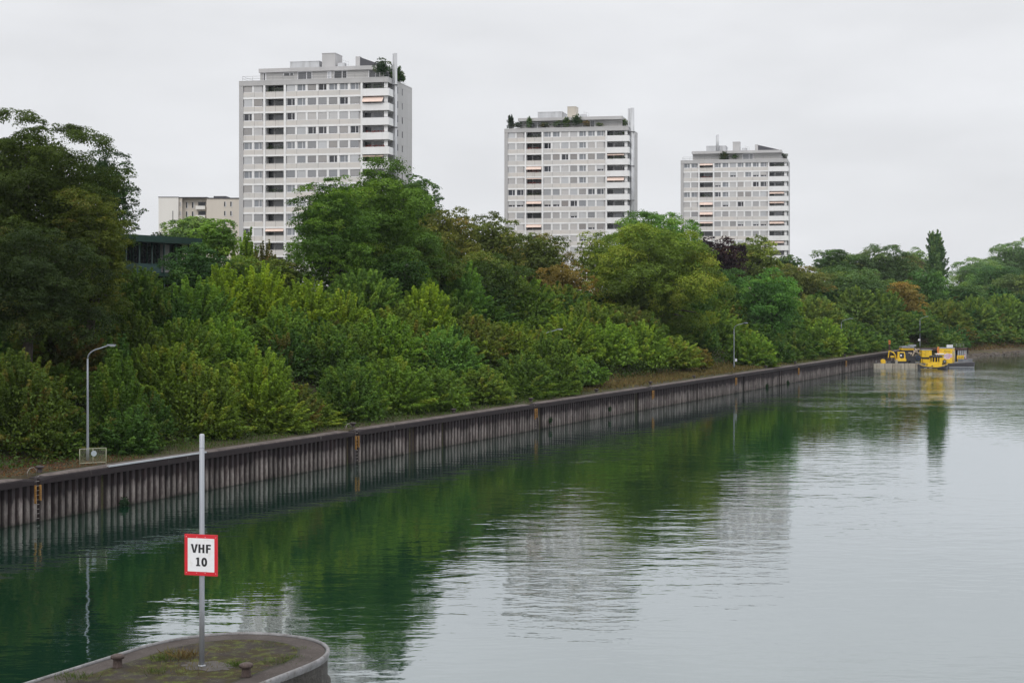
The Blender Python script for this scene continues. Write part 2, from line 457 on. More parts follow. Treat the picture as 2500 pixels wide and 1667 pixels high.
tree(C_, 'broad_tree', 1925, 620, 60, 66, TE, 'small dark tree beside the foot of the farthest tower', group=PL, low=690, aut=.02)
tree(C_, 'broad_tree', 1945, 645, 150, 28, (.034, .046, .018), 'olive tree with brown patches right of the farthest tower', group=PL, low=740, aut=.28)
# ---- far trees
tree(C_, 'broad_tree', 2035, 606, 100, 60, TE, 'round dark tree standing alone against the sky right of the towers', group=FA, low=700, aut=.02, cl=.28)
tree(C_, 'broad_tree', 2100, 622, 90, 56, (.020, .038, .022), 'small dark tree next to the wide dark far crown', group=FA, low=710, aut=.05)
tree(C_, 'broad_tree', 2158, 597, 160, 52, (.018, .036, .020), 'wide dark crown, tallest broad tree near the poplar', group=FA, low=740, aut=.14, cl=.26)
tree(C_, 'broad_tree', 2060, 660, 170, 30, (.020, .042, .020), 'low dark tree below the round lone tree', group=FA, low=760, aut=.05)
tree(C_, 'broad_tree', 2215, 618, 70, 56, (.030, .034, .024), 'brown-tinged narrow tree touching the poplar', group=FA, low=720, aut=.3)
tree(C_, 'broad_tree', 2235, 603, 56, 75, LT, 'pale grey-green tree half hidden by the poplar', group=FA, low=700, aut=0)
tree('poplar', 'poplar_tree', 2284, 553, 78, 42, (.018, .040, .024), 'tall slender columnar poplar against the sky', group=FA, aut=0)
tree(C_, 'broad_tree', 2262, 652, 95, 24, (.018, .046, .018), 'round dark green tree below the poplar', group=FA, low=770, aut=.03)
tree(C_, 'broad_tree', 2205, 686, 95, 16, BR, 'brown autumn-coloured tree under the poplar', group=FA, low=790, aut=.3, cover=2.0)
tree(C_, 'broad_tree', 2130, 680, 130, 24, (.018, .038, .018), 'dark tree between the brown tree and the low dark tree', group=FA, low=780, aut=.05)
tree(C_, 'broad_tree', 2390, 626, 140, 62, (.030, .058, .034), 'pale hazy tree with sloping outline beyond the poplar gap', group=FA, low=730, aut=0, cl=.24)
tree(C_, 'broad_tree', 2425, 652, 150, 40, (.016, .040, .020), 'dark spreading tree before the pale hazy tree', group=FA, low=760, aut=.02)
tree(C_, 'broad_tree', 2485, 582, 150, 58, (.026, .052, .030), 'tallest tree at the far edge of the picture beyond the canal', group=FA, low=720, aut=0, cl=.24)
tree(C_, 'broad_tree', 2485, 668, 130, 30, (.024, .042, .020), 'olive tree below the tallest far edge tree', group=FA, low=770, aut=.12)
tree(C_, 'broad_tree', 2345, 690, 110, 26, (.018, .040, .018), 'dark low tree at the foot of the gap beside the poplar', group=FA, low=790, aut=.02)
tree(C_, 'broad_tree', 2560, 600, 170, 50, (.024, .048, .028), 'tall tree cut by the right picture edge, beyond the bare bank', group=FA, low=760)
# ---- trees before the low background blocks
BK = 'trees before the beige block'
tree(C_, 'broad_tree', 468, 522, 130, 58, LT, 'pale grey-green tree in front of the beige block', group=BK, low=640, aut=0, cl=.24)
tree(C_, 'broad_tree', 532, 530, 105, 46, (.036, .075, .020), 'fresh green tree between the beige block and the nearest tower', group=BK, low=650, aut=.03)
tree(C_, 'pine_tree', 393, 567, 62, 96, (.012, .024, .016), 'small dark pine behind the flat roof of the glass pavilion', group=BK, low=610, aut=0, cl=.3, cover=1.6)
tree(C_, 'broad_tree', 475, 605, 150, 34, (.012, .032, .013), 'dark green tree hiding the end of the glass pavilion', group=BK, low=720, aut=.02, cl=.28)
tree('spiky', 'young_tree', 600, 568, 80, 46, (.050, .092, .022), 'bright pale green sapling at the foot of the nearest tower', group=BK, aut=.03)
tree('bushy', 'young_tree', 650, 590, 110, 42, (.042, .048, .020), 'brownish scrubby tree before the nearest tower', group=BK, aut=.3, dens=.6)
tree(C_, 'broad_tree', 590, 625, 140, 32, (.026, .050, .014), 'olive shrub-like tree below the pale green sapling', group=BK, low=740, aut=.12)
tree(C_, 'broad_tree', 690, 635, 120, 34, (.030, .050, .014), 'yellowish olive tree tucked against the great round maple', group=BK, low=740, aut=.15)

B_, S_ = 'bushy', 'spiky'
SHRUBS = [  # kind, px, top, width, d, colour, turned, label
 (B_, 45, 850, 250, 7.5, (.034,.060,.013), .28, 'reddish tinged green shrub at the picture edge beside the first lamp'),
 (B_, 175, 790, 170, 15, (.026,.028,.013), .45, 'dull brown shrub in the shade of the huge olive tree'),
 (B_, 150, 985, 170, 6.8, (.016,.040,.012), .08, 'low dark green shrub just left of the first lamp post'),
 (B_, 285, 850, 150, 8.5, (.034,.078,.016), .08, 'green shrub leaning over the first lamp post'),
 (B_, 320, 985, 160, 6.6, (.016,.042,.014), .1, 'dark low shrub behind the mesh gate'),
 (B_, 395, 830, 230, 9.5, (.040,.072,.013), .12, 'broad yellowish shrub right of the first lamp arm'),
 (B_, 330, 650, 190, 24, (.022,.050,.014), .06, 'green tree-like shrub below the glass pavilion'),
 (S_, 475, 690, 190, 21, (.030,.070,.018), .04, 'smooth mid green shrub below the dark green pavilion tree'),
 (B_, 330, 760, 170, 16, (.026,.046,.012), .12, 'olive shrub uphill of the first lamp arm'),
 (B_, 445, 775, 190, 14.5, (.030,.060,.013), .1, 'wide olive shrub midway between first lamp and sign pole'),
 (S_, 548, 650, 130, 23, YG, .03, 'bright yellow-green spiky sapling, first one high above the sign pole'),
 (S_, 635, 655, 170, 22, YG, .05, 'bright yellow-green pair-topped sapling left of the great round maple'),
 (B_, 545, 775, 190, 14, (.036,.078,.015), .06, 'leafy green shrub straight above the sign pole'),
 (B_, 495, 880, 190, 8, (.036,.060,.012), .15, 'olive shrub behind the top of the sign pole'),
 (S_, 630, 865, 210, 8.5, (.052,.090,.013), .12, 'yellow-green shrub right of the sign pole top'),
 (B_, 690, 745, 170, 17, (.030,.066,.015), .08, 'mid green shrub below the pair-topped sapling'),
 (B_, 715, 930, 140, 6.6, (.028,.036,.012), .4, 'red-brown tinged low shrub left of the second ladder'),
 (S_, 745, 685, 130, 21, YG, .04, 'light green sapling under the deep green maple bough'),
 (B_, 790, 780, 170, 12.5, (.016,.042,.013), .03, 'dark green shrub uphill of the second ladder'),
 (B_, 885, 648, 215, 25, (.034,.074,.024), .03, 'rounded willow-like shrub at the foot of the great round maple'),
 (S_, 835, 715, 130, 19, (.056,.095,.015), .08, 'yellowish sapling below the willow-like shrub'),
 (B_, 850, 880, 180, 7.5, (.014,.038,.012), .04, 'darkest green shrub close above the second ladder'),
 (S_, 1018, 645, 110, 25, (.046,.090,.016), .03, 'tall pointed yellow-green sapling right of the willow-like shrub'),
 (S_, 1115, 645, 160, 25, (.028,.076,.024), 0, 'feathery fresh green tree of upright shoots below the thin brown tree'),
 (S_, 1035, 700, 170, 19, (.062,.105,.014), .02, 'brightest yellow-green sapling of the whole slope'),
 (B_, 935, 760, 170, 14, (.036,.078,.015), .06, 'mid green shrub downhill of the brightest sapling'),
 (B_, 960, 870, 180, 8, (.034,.070,.014), .1, 'yellowish green shrub right above the second ladder'),
 (B_, 1075, 800, 190, 11, (.026,.070,.022), .1, 'bluish green shrub midway between second and third ladder'),
 (B_, 1055, 895, 180, 7, (.028,.058,.014), .06, 'low olive-green shrub behind the bollard between second and third ladder'),
 (B_, 1160, 765, 150, 14.5, (.044,.058,.016), .35, 'orange-brown flecked shrub downhill of the feathery tree'),
 (B_, 1240, 785, 150, 12, (.044,.070,.013), .15, 'yellow-leaved shrub left of the second lamp head'),
 (S_, 1280, 690, 170, 23, (.034,.070,.018), .1, 'green knoll-like shrub below the second tower'),
 (B_, 1370, 695, 150, 23, (.034,.052,.014), .25, 'brown-green shrub below the rusty brown tree'),
 (B_, 1175, 895, 160, 6.8, (.032,.056,.013), .15, 'low olive shrub before the third ladder'),
 (B_, 1275, 860, 150, 7, (.020,.044,.013), .08, 'dark shrub hiding the second lamp post'),
 (S_, 1385, 775, 150, 12.5, (.046,.082,.014), .08, 'feathery yellow-green shrub right of the second lamp head'),
 (S_, 1440, 745, 160, 16, (.040,.066,.015), .2, 'feathery olive shrub uphill between the second and third lamp'),
 (S_, 1480, 790, 150, 10.5, (.044,.088,.016), .05, 'upright bright green shrub above the dry grass strip'),
 (S_, 1560, 795, 140, 9.5, (.048,.090,.017), .06, 'upright yellow-green shrub above the fourth ladder'),
 (B_, 1530, 745, 150, 17, (.036,.048,.016), .35, 'rusty green shrub at the foot of the big olive dome'),
 (S_, 1645, 825, 120, 8, (.050,.080,.016), .2, 'low yellow-green shrub left of the third lamp'),
 (B_, 1400, 860, 150, 7, (.026,.062,.016), .05, 'low green shrub at the start of the dry grass strip'),
 (B_, 1700, 845, 80, 7.5, BR, .55, 'small brown withered shrub beside the third lamp'),
 (B_, 1700, 790, 120, 12, (.016,.044,.018), .05, 'dark ivy-like shrub left behind the third lamp'),
 (S_, 1755, 760, 120, 13, (.036,.070,.018), .08, 'light green shrub directly behind the third lamp head'),
 (S_, 1830, 815, 130, 7, (.036,.078,.018), .05, 'green shrub right of the third lamp post'),
 (B_, 1935, 800, 110, 8, (.014,.036,.014), .1, 'dark shrub left of the fourth lamp'),
 (S_, 1985, 735, 140, 14, (.044,.070,.030), .1, 'pale greyish green shrub uphill of the fourth lamp'),
 (S_, 2012, 785, 90, 8, (.050,.095,.024), .02, 'small bright lime shrub just left of the fourth lamp'),
 (B_, 2075, 785, 110, 8, (.016,.042,.018), .04, 'dark green shrub hiding the fourth lamp post'),
 (S_, 2090, 708, 120, 18, (.036,.066,.030), .05, 'pale green shrub uphill right of the fourth lamp'),
 (S_, 2155, 715, 110, 15, (.028,.056,.024), .05, 'mid green shrub left of the brown autumn tree'),
 (B_, 2160, 775, 110, 8, (.014,.036,.018), .06, 'dark shrub above the end of the wall'),
 (B_, 2225, 765, 110, 12, (.016,.040,.018), .08, 'dark shrub behind the last lamp'),
 (S_, 2305, 738, 120, 14, (.040,.062,.024), .15, 'olive shrub right of the last lamp head'),
 (S_, 2375, 730, 120, 14, (.038,.072,.030), .03, 'pale green shrub above the yellow container'),
 (S_, 2445, 725, 120, 15, (.038,.074,.030), .03, 'pale green shrub above the bare bank'),
 (B_, 2315, 795, 110, 9, (.026,.026,.016), .5, 'dark red-brown shrub above the work barge'),
 (B_, 2410, 800, 110, 10, (.014,.034,.018), .1, 'dark shrub on the bare bank'),
 (B_, 2490, 760, 110, 13, (.024,.048,.022), .1, 'green shrub at the far edge above the bare bank'),
]
SHRUBS += [
 (B_, 1345, 812, 150, 5.0, (.026,.052,.014), .06, 'shrub standing in front of the second lamp post'),
 (B_, 2066, 805, 100, 5.4, (.020,.048,.018), .04, 'shrub standing in front of the fourth lamp post'),
 (B_, 1270, 935, 110, 5.5, (.024,.050,.013), .08, 'knee-high shrub at the third ladder edge'),
]
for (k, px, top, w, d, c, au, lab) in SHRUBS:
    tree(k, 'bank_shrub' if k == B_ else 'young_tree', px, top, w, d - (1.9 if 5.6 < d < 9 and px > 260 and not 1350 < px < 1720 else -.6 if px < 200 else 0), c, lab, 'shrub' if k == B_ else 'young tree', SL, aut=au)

# the thicket: look-alike shrubs filling the slope between the ones above
rt = random.Random(77)
PROTO = {}
def thicket(s, d, h, w, col, au, label, group):
    p = SD(s, d); g = float(gz(s, d)); key = (int(min(3, p.y // 95)), rt.randrange(3))
    if key not in PROTO:
        rng = np.random.default_rng(900 + key[0] * 10 + key[1]); Y = (85, 145, 235, 330)[key[0]]
        lf = float(np.clip(.00145 * Y, .17, .55))
        c = crown_shoots(3.0, 2.8, 4.6, lf, rng, n=95, dens=.85, spiky=.8)
        PROTO[key] = (leaf_mesh('crown', c[0], c[1], c[2], c[3], c[4], rng), trunk_mesh(3.4, .06, c[5] * .9, rng, 10, fork=.12).mesh('trunk', M_BARK))
    root = empty('thicket_shrub', (p.x, p.y, g - .1), rt.uniform(0, 6.28)); tag(root, label, 'shrub', group)
    root.scale = (w / 6, w / 6, h / 4.6)
    cr = link('crown', PROTO[key][0], root); cr.color = (col[0] * COLK * 1.14, col[1] * COLK, col[2] * COLK * .7, au)
    link('trunk', PROTO[key][1], root)
TH_ROWS = [(5.6, 3.0, 5.2, 'plain green shrub merging into the thicket at the foot of the slope', 'thicket shrubs at the foot of the slope', 5.6),
           (13.5, 4.2, 6.0, 'plain green shrub merging into the thicket halfway up the slope', 'thicket shrubs halfway up the slope', 6.5),
           (19.5, 4.4, 6.5, 'plain green shrub merging into the thicket on the upper slope', 'thicket shrubs on the upper slope', 7.5),
           (26.5, 4.6, 7.5, 'dark green shrub closing the thicket under the tall trees', 'thicket shrubs under the tall trees', 8.5)]
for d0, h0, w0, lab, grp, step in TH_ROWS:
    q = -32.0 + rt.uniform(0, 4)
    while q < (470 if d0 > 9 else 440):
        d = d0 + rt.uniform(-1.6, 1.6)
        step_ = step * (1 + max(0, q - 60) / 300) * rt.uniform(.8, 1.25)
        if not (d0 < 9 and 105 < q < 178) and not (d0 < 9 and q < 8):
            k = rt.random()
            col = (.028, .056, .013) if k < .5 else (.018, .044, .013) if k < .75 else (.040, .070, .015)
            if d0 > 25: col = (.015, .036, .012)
            if q < 12: col = tuple(x * .65 for x in col)  # left-end shade worked into the thicket colours too
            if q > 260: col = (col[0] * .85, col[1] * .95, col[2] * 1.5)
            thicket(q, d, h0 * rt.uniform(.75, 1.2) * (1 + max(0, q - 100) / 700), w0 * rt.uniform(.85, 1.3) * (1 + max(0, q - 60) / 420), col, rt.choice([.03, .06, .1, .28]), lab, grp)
        q += step_
# ------------------------------------------------------------------ ground and water
def terrain_material():
    k = NT('soil'); co = k.obj()
    f = k.noise(.35, 5, .6, co); g = k.noise(3.5, 4, .65, co)
    col = k.mix(k.rampf(f, [(.35, 0), (.65, 1)]), (.045, .035, .022), (.035, .048, .016))
    col = k.mix(k.rampf(g, [(.45, 0), (.7, .7)]), col, (.085, .062, .036))
    k.principled(col, .95, bump=g, bdist=.15, spec=.2)
    return k.mat
def bank_material():
    k = NT('stony_bank'); co = k.obj()
    f = k.noise(1.2, 5, .7, co); g = k.noise(.3, 4, .6, co)
    col = k.mix(k.rampf(f, [(.35, 0), (.7, 1)]), (.055, .042, .026), (.13, .10, .06))
    col = k.mix(k.rampf(g, [(.5, 0), (.62, .7)]), col, (.05, .06, .022))
    k.principled(col, .95, bump=f, bdist=.3, spec=.2)
    return k.mat
M_SOIL = terrain_material(); M_BANK = bank_material()

ss = np.concatenate([np.arange(-170, 290, 2.5), np.arange(290, 312, .75), np.arange(312, 440, 3), np.array([455, 480, 540, 620, 740, 900, 1200, 1700, 2500, 4000])])
dd = np.concatenate([np.array([-3, -1.5, -.4, .3, .9, .95]), np.arange(1.5, 10, 1.0), np.arange(10, 50, 2), np.array([55, 65, 80, 100, 140, 200, 300, 500, 900, 1600, 3000])])
vs = []; 
for s in ss:
    z = gz(np.full(len(dd), s), dd)
    for d, zz in zip(dd, z):
        q = max(d, .3) if s < 300 else d
        p = SD(s, q, zz if (d >= .3 or s >= 300) else -3); vs.append(p)
nd = len(dd)
fs = [(i*nd + j, (i+1)*nd + j, (i+1)*nd + j + 1, i*nd + j + 1) for i in range(len(ss)-1) for j in range(nd-1)]
me = bpy.data.meshes.new('ground'); me.from_pydata([tuple(v) for v in vs], [], fs)
me.materials.append(M_SOIL); me.materials.append(M_BANK)
for i, p in enumerate(me.polygons):
    p.use_smooth = True
    si = p.index // (nd - 1); di = p.index % (nd - 1)
    if ss[si] >= 299 and dd[di] < 9: p.material_index = 1
tag(link('ground', me), kind='structure')

def water_material():
    k = NT('water')
    pos = k.n('NewGeometry').outputs['Position']
    big = k.rampf(k.noise(.022, 2, .5, k.scaled(pos, 1, .45, 1)), [(.40, .10), (.60, 1)])
    big2 = k.rampf(k.noise(.09, 2, .5, k.scaled(pos, .6, 1.0, 1)), [(.40, .25), (.66, 1)])
    a = k.noise(.55, 2, .5, k.scaled(pos, .75, 1.25, 1))
    b = k.noise(1.9, 2, .5, k.scaled(pos, .7, 1.3, 1))
    c = k.noise(5.5, 1, .5, k.scaled(pos, .8, 1.2, 1))
    hgt = k.math('ADD', k.math('MULTIPLY', a, .022), k.math('ADD', k.math('MULTIPLY', b, .0050), k.math('MULTIPLY', c, .0007)))
    hgt = k.math('MULTIPLY', hgt, k.math('MULTIPLY_ADD', k.math('MULTIPLY', big, big2), WAVE_MOD, WAVE_MIN))
    sp = k.n('SeparateXYZ'); k.l(pos, sp.inputs[0])                    # the open reach beyond the bend is ruffled by the wind
    wind = k.math('MULTIPLY', k.math('DIVIDE', k.math('SUBTRACT', sp.outputs[1], 190.0), 110.0, clamp=True), k.rampf(k.noise(.05, 3, .6, k.scaled(pos, 1, .35, 1)), [(.36, .25), (.58, 1)]))
    hgt = k.math('ADD', k.math('MULTIPLY', hgt, k.math('MULTIPLY_ADD', wind, 2.2, 1.0)), k.math('MULTIPLY', k.math('MULTIPLY', c, .008), wind))
    bm = k.n('Bump'); bm.inputs['Distance'].default_value = 1.0; bm.inputs['Strength'].default_value = 1.0
    k.l(hgt, bm.inputs['Height'])
    fr = k.n('Fresnel'); fr.inputs['IOR'].default_value = 1.33; k.l(bm.outputs[0], fr.inputs['Normal'])
    fac = k.math('POWER', fr.outputs[0], .46)
    df = k.n('BsdfDiffuse'); df.inputs['Color'].default_value = (*WATER_COL, 1)
    gl = k.n('BsdfGlossy'); gl.inputs['Roughness'].default_value = .02; gl.inputs['Color'].default_value = (.94, .97, 1, 1)
    k.l(bm.outputs[0], gl.inputs['Normal'])
    m = k.n('MixShader'); k.l(fac, m.inputs[0]); k.l(df.outputs[0], m.inputs[1]); k.l(gl.outputs[0], m.inputs[2])
    k.l(m.outputs[0], k.out.inputs['Surface'])
    return k.mat
WATER_COL = (.0042, .029, .0165); WAVE_MOD = 2.2; WAVE_MIN = .5
me = bpy.data.meshes.new('water')
me.from_pydata([(-900, -200, 0), (4000, -200, 0), (4000, 4000, 0), (-900, 4000, 0)], [], [(0, 1, 2, 3)])
me.materials.append(water_material())
tag(link('water', me), kind='structure')

# far hills behind the gap beside the poplar
hb = MB()
for (y, h, x0, x1, sd) in ((3300, 34, -2500, 4200, 1.0), (3650, 46, -2500, 4600, 2.2)):
    n = 90; vs = []
    for i in range(n + 1):
        x = x0 + (x1 - x0) * i / n
        zz = h * (.75 + .2 * math.sin(i * .23 * sd) + .08 * math.sin(i * .9 + sd))
        vs += [(x, y - 220, 0), (x, y, zz), (x, y + 250, zz * .8)]
    hb.add(vs, [(3*i + j, 3*i + 3 + j, 3*i + 4 + j, 3*i + 1 + j) for i in range(n) for j in range(2)], 0, True)
tag(hb.build('hills', simple('far_woods', (.05, .075, .05), .95, scale=.01)), kind='structure')

# ------------------------------------------------------------------ sheet pile wall
def pile_material():
    k = NT('sheet_pile'); co = k.obj()
    sx = k.n('SeparateXYZ'); k.l(co, sx.inputs[0]); s, y, z = sx.outputs
    st = k.noise(1.0, 5, .65, k.scaled(co, 3.2, 1, .35))          # streaks running down
    bl = k.noise(.35, 3, .6, k.scaled(co, 1, 1, .2))
    zz = k.math('ADD', z, k.math('MULTIPLY_ADD', st, 1.5, -.75))
    zz = k.math('ADD', zz, k.math('MULTIPLY_ADD', bl, 1.0, -.5))
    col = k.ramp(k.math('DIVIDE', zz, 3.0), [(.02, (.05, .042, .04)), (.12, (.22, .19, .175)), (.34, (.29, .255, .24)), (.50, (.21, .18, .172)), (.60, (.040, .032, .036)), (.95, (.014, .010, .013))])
    fine = k.noise(9, 4, .7, k.scaled(co, 1, 1, .4))
    col = k.mix(k.rampf(fine, [(.35, .45), (.6, 0)]), col, (.04, .03, .03))
    # the recessed pans are darker and reddish, the outer pans lime-washed by the water
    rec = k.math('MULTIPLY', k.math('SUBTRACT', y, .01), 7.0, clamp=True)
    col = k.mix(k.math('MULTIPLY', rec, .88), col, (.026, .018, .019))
    rust = k.rampf(k.noise(1.0, 3, .6, k.scaled(co, 2.4, 1, .5)), [(.5, 0), (.66, .75)])
    col = k.mix(rust, col, (.05, .034, .034))
    wn = k.n('TexWhiteNoise'); wn.noise_dimensions = '1D'; k.l(k.math('FLOOR', k.math('DIVIDE', k.math('ADD', s, 75.03), .66)), wn.inputs['W'])
    tone = k.math('MULTIPLY_ADD', wn.outputs['Value'], .50, .45)      # every pile has weathered differently
    vm = k.n('VectorMath', operation='SCALE'); k.l(col, vm.inputs[0]); k.l(tone, vm.inputs['Scale']); col = vm.outputs[0]
    algae = k.rampf(k.math('ADD', z, k.math('MULTIPLY', st, .25)), [(.26, 1), (.40, 0)])
    col = k.mix(k.math('MULTIPLY', algae, .8), col, (.022, .024, .016))
    k.principled(col, .85, bump=fine, bdist=.01, spec=.25)
    return k.mat
def cap_material():
    k = NT('wall_cap_concrete'); co = k.obj()
    f = k.noise(1.1, 6, .7, co); g = k.noise(7, 5, .7, co); dr = k.noise(1.6, 4, .65, k.scaled(co, 2.2, 1, .3))
    sx = k.n('SeparateXYZ'); k.l(co, sx.inputs[0])
    top = k.rampf(sx.outputs[2], [(.0, 0), (1, 1)])
    col = k.mix(k.rampf(f, [(.35, 0), (.7, 1)]), (.062, .050, .048), (.16, .135, .125))
    col = k.mix(k.rampf(g, [(.5, 0), (.7, .7)]), col, (.035, .028, .03))
    lime = k.rampf(dr, [(.66, 0), (.74, .4)])
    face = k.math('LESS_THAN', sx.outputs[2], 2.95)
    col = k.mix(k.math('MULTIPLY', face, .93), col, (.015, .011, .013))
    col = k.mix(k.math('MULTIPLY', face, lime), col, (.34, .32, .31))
    k.principled(col, .9, bump=g, bdist=.02, spec=.25)
    return k.mat
M_PILE = pile_material(); M_CAP = cap_material()
M_YEL = simple('ladder_yellow', (.30, .15, .03), .7, var=.5, scale=5, dirt=((.05, .03, .02), .9))
M_IRON = simple('dark_iron', (.035, .025, .026), .7, var=.4, scale=6)
M_GALV = simple('galvanised', (.42, .44, .47), .42, .55, var=.18, scale=5)
M_RUNG = simple('rung_steel', (.24, .22, .21), .6, .4, var=.4, scale=9)

LADPX = [90, 870, 1307, 1593, 1796, 1949, 2065]
LADS = [locate(p, 0) for p in LADPX]
ZW = -.17
wall = empty('quay_wall', A + Vector((0, 0, ZW)), TH)
tag(wall, 'long grey sheet pile quay wall with a concrete cap along the canal', 'quay wall')
S0, S1, PER = -75.0, 293.0, .66
pts = []; s = S0
rngw = random.Random(4)
while s < S1:
    skip = rngw.random() < .035
    o = .0 if not skip else .26
    pts += [(s, .34), (s + .12, o), (s + .40, o), (s + .45, .34)]; s += PER
b = MB(); n = len(pts)
b.add([(x, y, -1.5) for x, y in pts] + [(x, y, 2.62) for x, y in pts], [(i, i + 1, n + i + 1, n + i) for i in range(n - 1)])
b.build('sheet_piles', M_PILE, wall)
b = MB()       # return face behind the barges
q0 = SD(293, .05); q1 = Vector((102.6, 368.4, 0)); M_W = Matrix.Translation(A) @ Matrix.Rotation(TH, 4, 'Z'); inv = M_W.inverted()
rp = []
for i in range(70):
    t = i / 69; p = inv @ q0.lerp(q1, t); rp.append((p.x + (.22 if i % 4 in (1, 2) else 0), p.y))
n = len(rp); b.add([(x, y, -1.5) for x, y in rp] + [(x, y, 2.6) for x, y in rp], [(i, i+1, n+i+1, n+i) for i in range(n-1)])
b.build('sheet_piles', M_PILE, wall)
capprof = [(-.14, 2.52), (-.14, 2.88), (-.06, 3.0), (.30, 3.035), (.92, 3.02), (.92, 2.52)]
def cap_piece(s0, s1):
    b = MB(); m = len(capprof); k = max(2, int((s1 - s0) / 1.5)); vs = []
    for i in range(k + 1):
        s = s0 + (s1 - s0) * i / k
        e = min((s - s0), (s1 - s)) ; dip = .16 * max(0, 1 - e / .35)
        vs += [(s, y + (dip * .6 if y < .2 else 0), z - (dip if z > 2.8 else 0)) for y, z in capprof]
    fs = [(i*m + j, i*m + (j+1) % m, (i+1)*m + (j+1) % m, (i+1)*m + j) for i in range(k) for j in range(m)]
    fs += [tuple(range(m)), tuple(k*m + j for j in range(m-1, -1, -1))]
    b.add(vs, [f[::-1] for f in fs])
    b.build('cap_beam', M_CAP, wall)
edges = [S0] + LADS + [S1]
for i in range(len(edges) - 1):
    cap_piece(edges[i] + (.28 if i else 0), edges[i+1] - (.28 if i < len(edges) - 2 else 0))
qd = (inv @ q1)
b = MB(); p0 = inv @ q0
b.prism([(p0.x, p0.y), (qd.x, qd.y), (qd.x + .9, qd.y + .6), (p0.x + .4, p0.y + .95)][::-1], 2.6, 3.05)
b.build('cap_beam', M_CAP, wall)
e0, e1 = locate(262, 0), locate(500, 0)
b = MB(); b.box(e0, e1, -.165, .06, 2.95, 3.06)
b.build('edge_strip', M_GALV, wall, bevel=.02)

def make_ladder():
    r = empty('wall_ladder')
    b = MB()
    b.box(-.27, -.21, -.16, -.02, 1.35, 2.50); b.box(.15, .26, -.16, -.02, 1.5, 2.48)
    b.build('yellow_guard', M_YEL, r, bevel=.01)
    b = MB(); b.box(-.19, .14, .10, .14, -.5, 2.9)
    b.build('recess', M_IRON, r)
    mr = MB().tube([(-.2, -.05, 0), (.15, -.05, 0)], .018, 6).mesh('rung', M_RUNG)
    for i in range(11): link('rung', mr, r, (0, 0, .12 + i * .29))
    return r
lad0 = make_ladder()
LADLAB = ['yellow-edged wall ladder nearest the mesh gate', 'yellow-edged wall ladder above which the darkest shrub stands', 'yellow-edged wall ladder below the second lamp head, left of the ivy on the wall',
          'yellow-edged wall ladder at the right half of the dry grass strip', 'yellow-edged wall ladder right below the third lamp post', 'faded wall ladder between the third and the fourth lamp, right of the ivy clumps', 'faded wall ladder nearest the pontoon']
def copy_tree(o, parent=None):
    c = o.copy(); COL.objects.link(c)
    if parent: c.parent = parent
    for ch in o.children: copy_tree(ch, c)
    return c
for i, s in enumerate(LADS):
    o = lad0 if i == 0 else copy_tree(lad0)
    o.location = SD(s, 0, ZW); o.rotation_euler = (0, 0, TH)
    tag(o, LADLAB[i], 'ladder', 'ladders on the quay wall')

def make_bollard():
    r = empty('mooring_bollard')
    b = MB(); b.lathe([(.20, 0), (.17, .05), (.155, .26), (.17, .31)], 0, 0, 18); b.build('post', M_BOL, r)
    b = MB(); b.lathe([(.17, .31), (.23, .33), (.245, .38), (.235, .43), (.15, .47), (.03, .475)], 0, 0, 18); b.build('cap', M_BOL, r)
    return r
M_BOL = simple('rusty_iron', (.055, .036, .031), .8, var=.45, scale=7, dirt=((.16, .13, .12), .5))
bol = make_bollard()
M_BK = M_IRON
def make_cleat():
    r = empty('quay_bollard')
    b = MB(); b.lathe([(.22, 0), (.17, .06), (.15, .28)], 0, 0, 12); b.build('post', M_IRON, r)
    b = MB(); b.lathe([(.15, .28), (.28, .32), (.30, .40), (.2, .46), (.03, .47)], 0, 0, 12); b.build('cap', M_IRON, r)
    return r
cl = make_cleat()
for i, (px, lab) in enumerate([(97, 'dark quay bollard beside the white hoop at the first ladder'), (862, 'dark quay bollard at the second ladder'), (1107, 'dark quay bollard on grass midway between second and third ladder'),
        (1296, 'dark quay bollard at the third ladder'), (1456, 'dark quay bollard before the dry grass strip'), (1588, 'dark quay bollard at the fourth ladder'), (1694, 'dark quay bollard left of the third lamp'), (1870, 'dark quay bollard right of the third lamp'), (1941, 'dark quay bollard at the faded ladder after the ivy'), (2062, 'dark quay bollard at the ladder nearest the pontoon')]):
    o = cl if i == 0 else copy_tree(cl)
    s = locate(px, 1.3); o.location = SD(s, 1.3, float(gz(s, 1.3)) - .02)
    tag(o, lab, 'bollard', 'bollards along the quay wall')
for i, (px, lab) in enumerate([(78, 'thin white hoop handrail at the first ladder'), (851, 'thin pale hoop handrail at the second ladder')]):
    b = MB(); P = [(-.45, 0, 0), (-.42, 0, .28), (-.2, 0, .5), (.15, 0, .52), (.38, 0, .36), (.42, 0, 0)]
    b.tube(P, .02, 8)
    s = locate(px, .6)
    tag(b.build('hoop_rail', M_RUNG, None, SD(s, .6, 2.84), TH), lab, 'handrail', 'hoop handrails')

